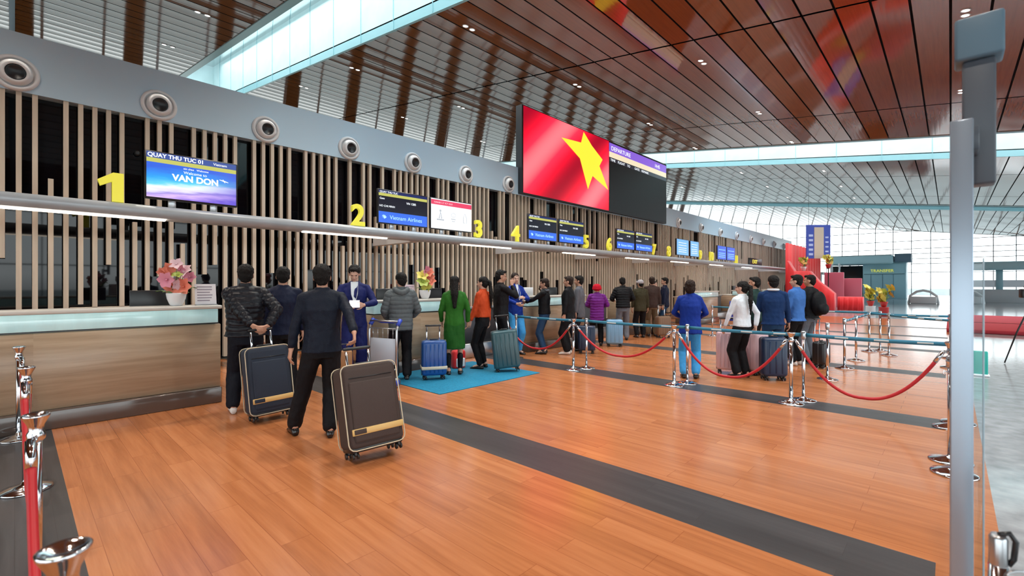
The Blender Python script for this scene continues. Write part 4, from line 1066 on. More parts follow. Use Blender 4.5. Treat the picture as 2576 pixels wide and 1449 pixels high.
    body.location = (x, y, stand); body.rotation_euler = (0, 0, rz)
    tag(body, label, 'person')
    # ---- eyes, brows, lips for faces that show
    if face:
        for s in (-1, 1):
            e_ = MB(); e_.ball(hl((s * 0.031, 0.078, 0.008)), 0.012 * k, 0.008 * k, 0.0065 * k, 10, 6, M=hq.to_matrix()); e_.build('eye', M_EYE, body)
            e_ = MB(); capsule(e_, hl((s * 0.016, 0.090, 0.026)), hl((s * 0.046, 0.078, 0.029)), 0.0035 * k, 0.0025 * k, 6, 2); e_.build('eyebrow', hairm, body)
        e_ = MB(); e_.ball(hl((0, 0.090, -0.052)), 0.021 * k, 0.007 * k, 0.0065 * k, 10, 6, M=hq.to_matrix()); e_.build('lips', M_LIP, body)
    # ---- hair
    if hair:
        h = MB()
        def hb(c, a, b, z): h.ball(hl(c), a * k, b * k, z * k, 20, 12, M=hq.to_matrix())
        if hair in ('short', 'crop'):
            t_ = 0.0 if hair == 'crop' else 0.006
            hb((0, -0.024, 0.050), 0.083 + t_, 0.094 + t_, 0.084 + t_); hb((0, -0.045, 0.0), 0.077 + t_, 0.072, 0.075)
            hb((0, 0.045, 0.098), 0.055, 0.045, 0.026); hb((0, -0.055, -0.045), 0.055, 0.045, 0.05)
        elif hair == 'bob':
            hb((0, -0.024, 0.045), 0.092, 0.104, 0.092); hb((0, -0.05, -0.02), 0.092, 0.075, 0.09); hb((0, -0.045, -0.075), 0.07, 0.055, 0.05)
        elif hair in ('long', 'ponytail', 'bun'):
            hb((0, -0.024, 0.048), 0.087, 0.100, 0.088); hb((0, -0.05, 0.0), 0.080, 0.072, 0.085); hb((0, -0.055, -0.045), 0.06, 0.05, 0.05)
            if hair == 'long':
                capsule(h, hl((0, -0.065, 0.0)), nb + R @ V((0.0, -0.105 * k, -0.05 * k)), 0.072 * k, 0.068 * k); capsule(h, nb + R @ V((0, -0.105 * k, -0.05 * k)), nb + R @ V((0.0, -0.145 * k, -0.28 * k)), 0.066 * k, 0.028 * k)
            if hair == 'ponytail':
                capsule(h, hl((0, -0.10, 0.05)), hl((0, -0.155, 0.02)), 0.030 * k, 0.034 * k); capsule(h, hl((0, -0.155, 0.02)), nb + R @ V((0.02, -0.165 * k, -0.08 * k)), 0.034 * k, 0.042 * k); capsule(h, nb + R @ V((0.02, -0.165 * k, -0.08 * k)), nb + R @ V((0.03, -0.155 * k, -0.33 * k)), 0.040 * k, 0.014 * k)
            if hair == 'bun': hb((0, -0.125, -0.01), 0.045, 0.04, 0.045)
        def hdsp(p, n): return 0.006 * noise.noise(p * 45) + 0.005 * noise.noise(V((p.x * 90, p.y * 90, p.z * 30)))
        fuse(h, 'hair', hairm, body, max(.006, voxel * .7), 1, hdsp)
    # ---- trousers / skirt
    def folds(amp, f=9):
        return lambda p, n: amp * noise.noise(V((p.x * f, p.y * f, p.z * f * .55)) + V((x, y, 0))) + amp * .5 * noise.noise(V((p.x * f * 3, p.y * f * 3, p.z * f * 2)) + V((y, x, 3)))
    lg = MB()
    if legstyle in ('trousers', 'jeans'):
        w1, w2, w3 = (0.100, 0.083, 0.076) if legstyle == 'trousers' else (0.092, 0.070, 0.058)
        loft(lg, [(P + V((0, 0, -0.13 * k)), .135 * k, .112 * k, I), (P + V((0, 0, -.02 * k)), .168 * k, .122 * k, I), (P + V((0, 0, .10 * k)), .150 * k, .115 * k, I)])
        for s in (-1, 1):
            capsule(lg, hip[s], knee[s], w1 * k, w2 * k); capsule(lg, knee[s], ank[s] + V((0, 0, 0.032)), w2 * k, w3 * k)
        fuse(lg, 'trousers', legs, body, voxel, 2, folds(0.010))
    else:
        loft(lg, [(P + V((0, 0, .10 * k)), .148 * k, .112 * k, I), (P + V((0, 0, -.03 * k)), .185 * k, .135 * k, I), (P + V((0, 0, -.25 * k)), .185 * k, .140 * k, I), (P + V((0, 0, -.46 * k)), .190 * k, .150 * k, I)])
        fuse(lg, 'skirt', legs, body, voxel, 2, folds(0.010))
    # ---- shoes
    for i, s in enumerate((-1, 1)):
        q = MB(); f = fdir[i]; a = ank[s].copy(); a.z = 0
        side = V((f.y, -f.x, 0))
        secs = []
        for t, w, hgt in ((-0.075, .026, .055), (-0.06, .036, .085), (0.0, .042, .095), (0.06, .046, .070), (0.12, .050, .052), (0.165, .044, .040), (0.19, .026, .030)):
            c = a + f * t * k
            secs.append([c + side * w * cos(2 * pi * j / 14) + V((0, 0, max(0.004, (hgt / 2 + hgt / 2 * math.sin(2 * pi * j / 14))))) for j in range(14)])
        q.rings(secs, 0, True, True)
        q.build('shoe', shoes, body)
    # ---- top
    tm = MB(); b_ = bulk
    ex = {'jacket': .030, 'puffer': .048, 'shirt': .016, 'suit': .026, 'sweater': .026}[topstyle]
    hemz = hem * k
    ts = [(V((0, 0, hemz)), (.150 + ex * (1 if topstyle != 'shirt' else .6)) * b_, (.108 + ex) * b_, I), (V((0, -.003, (hemz + P.z) / 2 + .02)), .150 + ex * b_, .110 + ex * b_, I),
          (waist, (.133 if female else .142) + ex * b_, .100 + ex * b_, R), (chest, .158 + ex * b_, .112 + ex * b_, R), (P + R @ V((0, -.005 * k, .455 * k)), .165 + ex * .6, .098 + ex * .6, R),
          (P + R @ V((0, -.01 * k, .515 * k)), .115 + ex * .4, .075 + ex * .4, R), (nb + V((0, 0, .012)), .066, .062, R)]
    loft(tm, [(c, a * k, bb * k, q) for c, a, bb, q in ts], 28, 2.3)
    ar = {'jacket': (.064, .050, .042), 'puffer': (.078, .066, .052), 'shirt': (.060, .048, .038), 'suit': (.060, .050, .040), 'sweater': (.062, .052, .040)}[topstyle]
    for s in (-1, 1):
        e2 = wr[s] + (el[s] - wr[s]).normalized() * 0.012
        capsule(tm, sh[s] + V((-s * .01, 0, -.012)), el[s], ar[0] * k, ar[1] * k); capsule(tm, el[s], e2 - (e2 - el[s]).normalized() * ar[2] * k * .8, ar[1] * k, ar[2] * k)
        capsule(tm, sh[s] + V((-s * .01, 0, -.012)), P + R @ V((s * .07 * k, -.01, .50 * k)), ar[0] * k * .9, .07 * k)
    if collar:
        for j in range(18):
            a = 2 * pi * j / 18
            if topstyle in ('suit', 'shirt') and abs(a - pi / 2) < .5: continue
            c = nb + R @ V((.062 * k * cos(a), .060 * k * math.sin(a) + .002, 0.0)); capsule(tm, c + V((0, 0, -.03)), c + V((0, .0, .028 if topstyle != 'puffer' else .038)), .011, .010, 6, 2)
    bones = [(sh[s], el[s]) for s in (-1, 1)] + [(el[s], wr[s]) for s in (-1, 1)] + [(V((0, 0, hemz)), nb)]
    brad = [.07, .07, .06, .06, .17]
    def quilt(p, n):
        best = None
        for (a, b2), r_ in zip(bones, brad):
            ab = b2 - a; t = max(0, min(1, (p - a).dot(ab) / ab.length_squared)); dd = (p - (a + ab * t)).length - r_
            if best is None or dd < best[0]: best = (dd, t * ab.length)
        sft = 0.012 * noise.noise(p * 9)
        return 0.011 * (abs(math.sin(pi * (best[1] + sft) / 0.068)) ** .6 - .6) + .004 * noise.noise(p * 22)
    fuse(tm, {'jacket': 'jacket', 'puffer': 'puffer_jacket', 'shirt': 'shirt', 'suit': 'suit_jacket', 'sweater': 'sweater'}[topstyle], top, body, voxel * (.8 if topstyle == 'puffer' else 1), 2, quilt if topstyle == 'puffer' else folds(0.011 if topstyle != 'shirt' else .009))
    J = dict(P=P, nb=nb, C=C, hq=hq, R=R, k=k, wr=wr, el=el, sh=sh, chest=chest, waist=waist, hl=hl)
    return body, J

def face_away(x, y, extra=0): return math.atan2(-x, y) + radians(extra)
def hat(body, J, name, m_, brim=True, back=False):
    q = MB(); k = J['k']
    q.ball(J['hl']((0, -.02, .055)), .094 * k, .108 * k, .085 * k, 18, 10, M=J['hq'].to_matrix())
    if brim:
        a = J['hl']((0, .07, .06)); capsule(q, J['hl']((-.04, .10, .055)), J['hl']((.04, .10, .055)), .03 * k, .03 * k)
    q.build(name, m_, body)

# clothes
C_BLKPUF = cloth('black_puffer', (24, 25, 32), 0.35, .1, 0)
C_NAVY = cloth('navy_jacket', (12, 22, 50), 0.55)
C_NAVY2 = cloth('dark_navy_jacket', (14, 22, 38), 0.6)
C_BLKT = cloth('black_trousers', (13, 13, 18), 0.7)
C_NAVT = cloth('dark_navy_trousers', (12, 16, 28), 0.7)
C_SUIT = cloth('blue_suit', (20, 30, 92), 0.6)
C_GREYP = cloth('grey_puffer', (88, 96, 100), 0.5, .1)
C_GREEN = cloth('green_suit', (38, 100, 28), 0.7)
C_ORANGE = cloth('orange_jacket', (196, 72, 32), 0.65)
C_STAFF = cloth('royal_blue', (12, 48, 140), 0.65)
C_LBLUE = cloth('light_blue_trousers', (66, 158, 224), 0.65)
C_WHITE = cloth('white_blouse', (222, 230, 238), 0.6)
C_DGREEN = cloth('dark_green', (30, 56, 52), 0.7)
C_NSWEAT = cloth('navy_sweater', (22, 50, 94), 0.85)
C_JEANS = cloth('blue_jeans', (36, 66, 100), 0.8)
C_LSHIRT = cloth('blue_shirt', (62, 112, 184), 0.65)
C_GREY = cloth('grey_jacket', (96, 98, 106), 0.7)
C_BLACK = cloth('black_jacket', (12, 13, 18), 0.6)
C_PURPLE = cloth('purple_puffer', (112, 34, 130), 0.5)
C_OLIVE = cloth('olive_jacket', (58, 54, 36), 0.7)
C_BROWN = cloth('brown_jacket', (62, 46, 42), 0.7)
C_FLORAL = cloth('pale_floral', (176, 172, 178), 0.7)
C_TAN = cloth('tan_trousers', (116, 96, 74), 0.7)
C_GREYT = cloth('grey_trousers', (110, 116, 126), 0.7)
C_REDHAT = cloth('red_knit', (186, 24, 44), 0.9)
C_DEEPG = cloth('deep_green_skirt', (26, 84, 24), 0.7)

fa = face_away
CASE1 = ((-5.68, 2.01, 0.02), (radians(-7), radians(-3), radians(86)), .27, 1.02)       # place, tilt, depth and grip height of the two big cases
CASE3 = ((-3.755, 2.20, 0.034), (radians(-15), radians(-2), radians(81)), .30, .97)
def grip_of(c):
    return Matrix.Translation(V(c[0])) @ Euler(c[1]).to_matrix().to_4x4() @ V((0, c[2] / 2 - .04, c[3]))
def into(px, py, prz, w, k):
    return (Matrix.Rotation(-prz, 4, 'Z') @ (V(w) - V((px, py, 0)))) / k
# the three men in front
g1 = into(-6.27, 1.93, fa(-6.25, 1.95, -4), grip_of(CASE1), 1.79 / 1.75)
p1, J1 = person(-6.27, 1.93, fa(-6.25, 1.95, -4), 1.79, 'person in a black quilted jacket, hands behind the back on a navy suitcase handle', C_BLKPUF, C_NAVT, voxel=.010, topstyle='puffer',
    hands={-1: (g1.x - .075, g1.y + .045, g1.z + .03), 1: (g1.x + .075, g1.y + .045, g1.z + .03)}, poles={-1: (-1, .1, 0), 1: (1, .1, 0)}, feet=[(-.13, -.02), (.12, .04)], curl=(55, 55), shoes=M_SHOEW, hem=.90, hair='short', bulk=1.17,
    hand_dir=((.55, -.75, -.35), (-.55, -.75, -.35)))
p2, J2 = person(-6.57, 2.48, fa(-6.55, 2.5, 6), 1.78, 'person in a navy jacket standing behind and between the two nearest men', C_NAVY, C_BLKT, voxel=.011, head=(-6, 6), hem=.86, bulk=1.15)
g3 = into(-4.70, 2.16, fa(-4.71, 2.15, 6), grip_of(CASE3), 1.0)
p3, J3 = person(-4.70, 2.16, fa(-4.71, 2.15, 6), 1.75, 'nearest person, in a dark navy jacket and black trousers, holding a brown suitcase', C_NAVY2, C_BLKT, voxel=.009,
    hands={1: (g3.x + .01, g3.y + .03, g3.z + .065), -1: (-.30, .02, .84)}, feet=[(-.25, .17), (.07, -.07)], curl=(28, 62), hem=.86, bulk=1.08, head=(-8, 6), poles={1: (1, -.2, 0), -1: (-1, -.5, 0)}, hand_dir=(None, (.0, -.35, -.9)))
# airline staff between the desks, reading a sheet
p4, J4 = person(-6.95, 3.72, radians(-118), 1.85, 'person in a blue suit and white shirt facing us, reading a sheet of paper', C_SUIT, C_SUIT, voxel=.010, skin=SKIN_L, face=True, topstyle='suit', head=(-4, 26), hair='short',
    hands={-1: (-.12, .30, 1.16), 1: (.12, .30, 1.14)}, poles={-1: (-1, -.3, -.6), 1: (1, -.3, -.6)}, curl=(40, 40), hem=.82, hand_dir=((.5, .8, .1), (-.5, .8, .1)))
def shirt_front(body, J, m_, tie=None, w=.055):
    k = J['k']; R = J['R']; q = MB(); nb = J['nb']; ch = J['chest']
    a = nb + R @ V((0, .083 * k, -.005 * k)); b = ch + R @ V((0, .158 * k, .03 * k)); c = J['waist'] + R @ V((0, .15 * k, .08 * k))
    vs = [a + V((-w * k, -.02, .025)), a + V((w * k, -.02, .025)), b + V((w * .85 * k, -.008, .0)), c + V((.006, .008, 0)), c + V((-.006, .008, 0)), b + V((-w * .85 * k, -.008, 0))]
    n = len(vs); off = V((0, -.03, 0)); q.add(vs + [v + off for v in vs], [tuple(range(n))[::-1], tuple(range(n, 2 * n))] + [(i, (i + 1) % n, n + (i + 1) % n, n + i) for i in range(n)], 0)
    q.build('shirt_front', m_, body)
    if tie:
        q = MB(); q.tube([a + V((0, .008, -.02)), b + V((0, .012, 0)), c + V((0, .014, .05))], [.012, .018, .02], 8); q.build('tie', tie, body)
shirt_front(p4, J4, C_WHITE)
m = MB(); m.box(-.075, .075, -.11, .11, 0, .003, 0, Matrix.Rotation(radians(-28), 4, 'X'))
tag(m.build('paper_sheet', M_PAPER, None, p4.matrix_basis @ V((0, .43, 1.25)), (0, 0, radians(-118))), 'white sheet of paper held by the person in the blue suit', 'paper')

p5, J5 = person(-6.46, 4.26, fa(-6.5, 4.4, 8), 1.73, 'person in a grey hooded padded jacket in front of the second desk', C_GREYP, C_BLKT, voxel=.011, topstyle='puffer', hem=.82, head=(22, 8), bulk=.95,
    hands={-1: (-.20, .20, 1.0), 1: (.22, .22, 1.02)}, hair='short')
q = MB(); k = J5['k']
for j in range(9):
    a = pi + pi * j / 8; c = J5['nb'] + V((.095 * cos(a), -.015 + .085 * math.sin(a), -.005 - .05 * math.sin(-a) ** 2)); q.ball(c, .048, .045, .05, 10, 8)
fuse(q, 'hood', C_GREYP, p5, .010, 3)
p7, J7 = person(-6.19, 5.15, fa(-6.18, 5.16, 2), 1.69, 'person in a green skirt suit with long black hair, seen from behind', C_GREEN, C_DEEPG, voxel=.011, female=True, hair='long', hairm=M_HAIR, legstyle='skirt', topstyle='suit', hem=.86, skin=SKIN,
    hands={-1: (-.22, .12, .93), 1: (.24, .06, .92)}, collar=False)
q = MB()
for s in (-1, 1):
    capsule(q, V((s * .10, 0.0, .33)), V((s * .10, .02, .09)), .052, .040)
    capsule(q, V((s * .10, .02, .07)), V((s * .115, .13, .04)), .042, .036)
fuse(q, 'boots', C_BLACK, p7, .012, 1)
p8, J8 = person(-6.27, 5.88, radians(108), 1.69, 'person in a short orange jacket with black ponytail', C_ORANGE, C_BLKT, voxel=.011, female=True, hair='ponytail', legstyle='jeans', hem=.98, head=(10, 0), face=True, skin=SKIN_L,
    hands={-1: (-.20, .16, .86), 1: (.22, -.02, .84)}, bulk=.95)
p9, J9 = person(-6.36, 6.46, radians(-25), 1.83, 'person in a black jacket raising a hand to the mouth, beside the orange jacket', C_BLACK, C_BLKT, voxel=.012, face=True, hair='crop', hem=.84,
    hands={1: (.06, .19, 1.47), -1: (-.24, .05, .86)}, poles={1: (.6, .3, -1), -1: (-1, -.3, 0)}, head=(-12, 8), curl=(20, 70), hand_dir=(None, (-.2, .1, .9)))
p10, J10 = person(-7.02, 7.58, radians(-100), 1.80, 'staff person in a blue uniform jacket facing us behind the rope', C_STAFF, C_LBLUE, voxel=.012, female=True, face=True, skin=SKIN_L, hair='bun', hairm=M_HAIRB, topstyle='suit', hem=.84,
    hands={-1: (-.05, .24, 1.22), 1: (.16, .27, 1.10)}, head=(-14, 4), poles={-1: (-1, -.3, -.6), 1: (1, -.3, -.6)})
shirt_front(p10, J10, C_WHITE, w=.035)
p11, J11 = person(-6.62, 8.10, radians(118), 1.68, 'person in a black top reaching an arm onto the third desk', C_BLACK, C_JEANS, voxel=.012, face=True, hair='short', hairm=M_HAIRB, legstyle='jeans', hem=.92, head=(10, 4),
    hands={-1: (-.05, .43, 1.20), 1: (.24, .02, .86)}, poles={-1: (-1, -.3, -.5)})
q = MB(); q.tube([J11['nb'] + V((.085 * cos(a * .5236), -.01 + .075 * sin(a * .5236), -.015)) for a in range(13)], .026, 10); q.build('scarf', C_GREY, p11)
p12, J12 = person(-6.2, 8.43, radians(110), 1.73, 'person in a long black jacket and white trainers behind the second rope post', C_BLACK, C_BLKT, voxel=.012, face=True, hair='short', hairm=M_HAIRB, hem=.78, shoes=M_SHOEW, head=(12, 0), bulk=1.15)
p13, J13 = person(-6.32, 9.0, radians(112), 1.75, 'person in a grey jacket just behind the long black jacket', C_GREY, C_NAVT, voxel=.013, face=True, hair='short', hem=.78, head=(10, 0), shoes=M_SHOE)
p14, J14 = person(-6.50, 10.05, fa(-6.5, 10, 6), 1.55, 'person in a purple padded coat and red knitted hat', C_PURPLE, C_BLKT, voxel=.013, topstyle='puffer', hair=None, hem=.72, hands={-1: (-.18, .30, 1.10), 1: (.22, .28, 1.12)}, head=(-10, 0))
q = MB(); q.ball(J14['hl']((0, -.01, .035)), .112, .122, .10, 18, 10); q.ball(J14['hl']((0, -.01, .0)), .125, .132, .045, 18, 8); fuse(q, 'knitted_hat', C_REDHAT, p14, .011, 2, lambda p, n: .004 * noise.noise(p * 40))
p15, J15 = person(-6.62, 11.55, fa(-6.6, 11.5, 12), 1.74, 'person in a black padded jacket bent over the desk, seen from behind', C_BLACK, C_GREYT, voxel=.014, hair='short', hem=.90, lean=8, topstyle='puffer', hands={-1: (-.22, .30, 1.10), 1: (.22, .3, 1.1)}, head=(0, 10))
p16, J16 = person(-6.58, 12.45, fa(-6.6, 12.4, 18), 1.68, 'person in an olive jacket and pale cap', C_OLIVE, C_BLKT, voxel=.014, hair='crop', hem=.80, head=(20, 0))
hat(p16, J16, 'cap', C_FLORAL)
p17, J17 = person(-6.5, 13.02, fa(-6.5, 13, 10), 1.77, 'person in a long brown jacket next to the pale cap', C_BROWN, C_TAN, voxel=.014, hair='short', hairm=M_HAIRB, hem=.84)
p18, J18 = person(-6.56, 14.0, radians(110), 1.76, 'person in a dark navy jacket at the end of the desk crowd', C_NAVY, C_JEANS, voxel=.014, face=True, hair='short', legstyle='jeans', head=(16, 0))
p18b, J18b = person(-6.68, 13.52, radians(-80), 1.66, 'person in a pale patterned top between the brown and the navy jackets', C_FLORAL, C_BLKT, voxel=.014, female=True, face=True, hair='bun', skin=SKIN_L, topstyle='shirt')
p19, J19 = person(-3.13, 7.62, fa(-3.03, 7.4, 2), 1.62, 'person in a royal blue jacket and light blue trousers seen from behind', C_STAFF, C_LBLUE, voxel=.011, female=True, hair='bob', hairm=M_HAIRB, hem=.80, bulk=1.12,
    hands={-1: (-.12, .22, 1.05), 1: (.12, .22, 1.05)}, poles={-1: (-1, -.5, -.4), 1: (1, -.5, -.4)}, feet=[(-.09, 0), (.09, .02)])
p20, J20 = person(-2.53, 8.27, radians(62), 1.60, 'person in a white blouse and black trousers with long ponytail', C_WHITE, C_BLKT, voxel=.011, female=True, face=True, skin=SKIN_L, hair='ponytail', topstyle='shirt', hem=.92, head=(28, 0), legstyle='trousers',
    hands={-1: (-.26, .16, .86), 1: (.22, -.10, .92)}, poles={-1: (-1, -.5, 0), 1: (1, -.8, 0)})
p21, J21 = person(-2.70, 9.55, radians(70), 1.69, 'person in a dark green top behind the white blouse', C_DGREEN, C_BLKT, voxel=.012, face=True, hair='crop', head=(24, 0), topstyle='shirt', hem=.88)
p22, J22 = person(-2.24, 8.98, fa(-2.3, 8.6, 8), 1.70, 'person in a navy sweater with white collar and jeans seen from behind', C_NSWEAT, C_JEANS, voxel=.011, hair='short', topstyle='sweater', hem=.88, head=(14, 0), legstyle='jeans', bulk=1.15,
    hands={-1: (-.27, .10, .86), 1: (.27, .10, .86)})
q = MB(); q.tube([J22['nb'] + V((.078 * cos(a * .5236), -.005 + .072 * sin(a * .5236), .012)) for a in range(13)], .020, 10); q.build('white_collar', C_WHITE, p22)
p23, J23 = person(-2.16, 10.26, radians(72), 1.73, 'person in a light blue shirt looking towards the desks', C_LSHIRT, C_BLKT, voxel=.012, face=True, skin=SKIN_L, hair='short', topstyle='shirt', hem=.86, head=(22, 0), shoes=M_SHOEW, bulk=1.3,
    hands={-1: (-.24, .08, .86), 1: (.20, .16, .95)})
p24, J24 = person(-2.06, 10.89, radians(68), 1.74, 'person in a black jacket wearing a backpack, rightmost of the queue', C_BLACK, C_GREYT, voxel=.012, face=True, hair='crop', head=(26, 0), hem=.88, bulk=1.15)
m = MB(); m.ball((0, 0.02, 0), .17, .12, .25, 18, 12); m.ball((0, -.07, -.10), .14, .08, .12, 14, 10)
bp = fuse(m, 'backpack', C_BLACK, None, .012, 2); bp.location = p24.matrix_basis @ V((.0, -.20, 1.17)); bp.rotation_euler = p24.rotation_euler
tag(bp, 'black backpack on the back of the rightmost queue person', 'backpack')
p25, J25 = person(-8.4, 10.2, radians(-100), 1.54, 'small staff person in a white top behind the third desk', C_WHITE, C_BLKT, voxel=.014, female=True, face=True, skin=SKIN_L, hair='bun', hairm=M_HAIRB, topstyle='shirt')
# ---------------------------------------------------------------- luggage
M_NAVYC = mat('case_navy_fabric', lin((28, 40, 58)), 0.75, bump=.3, bump_scale=(200, 200, 200))
M_BROWNC = mat('case_brown_fabric', lin((62, 48, 44)), 0.75, bump=.3, bump_scale=(200, 200, 200))
M_PIPE = mat('case_piping', lin((196, 184, 160)), 0.45); M_GOLD = mat('case_gold_band', lin((205, 168, 104)), 0.45)
M_TEALC = mat('case_teal_shell', lin((48, 82, 90)), 0.3); M_BLUEC = mat('case_blue_shell', lin((22, 72, 140)), 0.3)
M_LBC = mat('case_light_blue_shell', lin((120, 168, 205)), 0.35); M_PINKC = mat('case_pink_shell', lin((205, 172, 178)), 0.35)
M_NAVC2 = mat('case_dark_navy_shell', lin((22, 44, 74)), 0.35); M_GOLDBRN = mat('leather_tan', lin((150, 104, 62)), 0.45)
M_WHEEL = mat('wheel_black', (0.012, 0.012, 0.013), 0.4); M_CREAMB = mat('case_cream_band', lin((196, 190, 170)), 0.5)

def wheels(t, W, D, twin=True):
    for sx in (-1, 1):
        for sy in (-1, 1):
            h = MB(); cx, cy_ = sx * (W / 2 - .055), sy * (D / 2 - .055)
            h.lathe([(.014, .05), (.022, .065), (.024, .085)], (cx, cy_, 0), 12); h.rbox(cx - .012, cx + .012, cy_ - .03, cy_ + .03, .028, .072, .006, seg=1)
            h = h.build('wheel_fork', M_WHEEL, t)
            w = MB(); A = Matrix.Rotation(pi / 2, 4, 'Y')
            for dx in (-.020, .020): w.lathe([(.012, -.008), (.026, -.007), (.027, 0), (.026, .007), (.012, .008)], (cx + dx, cy_, .0275), 16, M=A)
            w.build('wheel', M_WHEEL, h)
def handle(t, W, y, z0, z1, m_=None, gap=.21, grip=None):
    m_ = m_ or M_STEEL
    for s in (-1, 1):
        m = MB(); m.rbox(s * gap / 2 - .011, s * gap / 2 + .011, y - .007, y + .007, z0 - .1, z1 - .02, .004, seg=1); m.build('handle_rod', m_, t)
    m = MB(); capsule(m, (-gap / 2 - .012, y, z1), (gap / 2 + .012, y, z1), .015, .015, 10, 3); m.build('handle_grip', grip or M_BLACK, t)
def fabric_case(loc, rz, W, Hh, D, body_m, label, hz, tilt=(0, 0)):
    """front of the case towards local -Y"""
    t = empty('suitcase', loc, rz, label, 'suitcase'); t.rotation_euler = (tilt[0], tilt[1], rz)
    z0 = .075
    m = MB(); m.rbox(-W / 2, W / 2, -D / 2, D / 2, z0, z0 + Hh, .055, seg=4); m.build('shell', body_m, t)
    # piping loops at the front and back edges
    for yy in (-D / 2 + .012, D / 2 - .012):
        r = .055; pts = []
        for cx, cz_, a0 in ((W / 2 - r, z0 + Hh - r, 0), (-W / 2 + r, z0 + Hh - r, 90), (-W / 2 + r, z0 + r, 180), (W / 2 - r, z0 + r, 270)):
            for a in range(0, 91, 30): pts.append((cx + (r + .003) * cos(radians(a0 + a)), yy, cz_ + (r + .003) * sin(radians(a0 + a))))
        pts.append(pts[0]); m = MB(); m.tube(pts, .0055, 6); m.build('piping', M_PIPE, t)
    f = -D / 2
    m = MB(); m.rbox(-W / 2 + .05, W / 2 - .05, f - .018, f + .01, z0 + .06, z0 + Hh * .80, .016, seg=2); m.build('front_pocket', body_m, t)
    m = MB(); m.tube([(-W / 2 + .055, f - .004, z0 + Hh * .845), (W / 2 - .055, f - .004, z0 + Hh * .845)], .004, 6); m.build('zip', M_BLACK, t)
    m = MB(); m.rbox(-W / 2 + .03, W / 2 - .012, f - .024, f - .006, z0 + Hh * .17, z0 + Hh * .245, .004, seg=1); b = m.build('gold_band', M_GOLD, t)
    m = MB(); m.rbox(-W / 2 + .045, -W / 2 + .15, f - .028, f - .022, z0 + Hh * .18, z0 + Hh * .235, .003, seg=1); m.build('badge', body_m, b)
    m = MB(); m.rbox(-W / 2 + .02, W / 2 - .02, -D / 2 + .02, D / 2 - .02, .055, z0 + .05, .012, seg=1); m.build('base_frame', M_BLACK, t)
    m = MB(); capsule(m, (-.07, 0, z0 + Hh + .018), (.07, 0, z0 + Hh + .018), .012, .012, 8, 2); m.build('top_handle', M_BLACK, t)
    handle(t, W, D / 2 - .04, z0 + Hh, hz, M_CHROME); wheels(t, W, D)
    return t
def shell_case(loc, rz, W, Hh, D, body_m, label, hz=None, ribs=5, band=None, tilt=(0, 0)):
    t = empty('suitcase', loc, rz, label, 'suitcase'); t.rotation_euler = (tilt[0], tilt[1], rz); z0 = .07
    m = MB(); m.rbox(-W / 2, W / 2, -D / 2, D / 2, z0, z0 + Hh, .05, seg=4)
    for i in range(ribs):
        x = -W / 2 + W * (i + 1) / (ribs + 1)
        for s in (-1, 1): m.rbox(x - .012, x + .012, s * D / 2 - .006, s * D / 2 + .006, z0 + .05, z0 + Hh - .05, .005, seg=1)
    m.build('shell', body_m, t)
    m = MB(); m.rbox(-W / 2 - .002, W / 2 + .002, -.006, .006, z0 - .002, z0 + Hh + .002, .005, seg=1); m.build('zip', M_DGREY, t)
    if band: m = MB(); m.rbox(-W / 2 - .004, W / 2 + .004, -D / 2 - .01, D / 2 + .01, z0 + Hh * .18, z0 + Hh * .27, .004, seg=1); m.build('band', band, t)
    m = MB(); capsule(m, (-.06, 0, z0 + Hh + .016), (.06, 0, z0 + Hh + .016), .011, .011, 8, 2); m.build('top_handle', M_BLACK, t)
    if hz: handle(t, W, D / 2 - .04, z0 + Hh, hz, M_CHROME)
    wheels(t, W, D)
    return t
def facing(rz_deg): return radians(rz_deg)
# local +X (case width) runs to the right in the picture and away: along +Y of the hall
fabric_case(CASE1[0], CASE1[1][2], .46, .74, CASE1[2], M_NAVYC, 'navy fabric suitcase with gold band, held behind the back', CASE1[3], tilt=CASE1[1][:2])
bc = fabric_case(CASE3[0], CASE3[1][2], .50, .72, CASE3[2], M_BROWNC, 'large dark brown suitcase with gold band tipped towards its owner', CASE3[3], tilt=CASE3[1][:2])
m = MB(); m.rbox(-.004, .004, -.05, .05, -.09, .09, .003, seg=1)
bt = m.build('luggage_tag', M_WHITE, bc, (-.245, -.02, .28))
shell_case((-6.12, 4.66, 0.012), radians(60), .40, .56, .24, M_BLUEC, 'small bright blue suitcase with cream band on the blue mat', .86, band=M_CREAMB)
shell_case((-5.72, 5.98, 0.012), radians(50), .46, .66, .28, M_TEALC, 'dark teal ribbed suitcase on the blue mat', .98, tilt=(0, radians(-6)))
shell_case((-6.12, 10.25, 0), radians(40), .40, .60, .26, M_LBC, 'light blue suitcase beside the purple coat', None, ribs=3)
shell_case((-2.84, 8.52, 0), radians(22), .36, .66, .26, M_PINKC, 'pale pink suitcase left of the white blouse wearer', .95)
shell_case((-2.42, 8.72, 0), radians(60), .30, .66, .24, M_PINKC, 'pale pink suitcase right of the white blouse wearer', None, ribs=3)
shell_case((-2.10, 8.42, 0), radians(36), .37, .62, .26, M_NAVC2, 'dark navy suitcase in front of the jeans', None, ribs=3)
shell_case((-5.95, 8.78, 0), radians(30), .38, .55, .22, M_NAVC2, 'dark navy suitcase beside the long black jacket', None, ribs=3)
shell_case((-6.1, 12.9, 0), radians(60), .42, .55, .24, mat('case_tan', lin((120, 92, 70)), .5), 'brown suitcase beside the brown jacket', .95)
shell_case((-1.75, 10.25, 0), radians(80), .30, .42, .22, M_BLACK, 'black wheeled bag at the right end of the queue', .9, ribs=0)
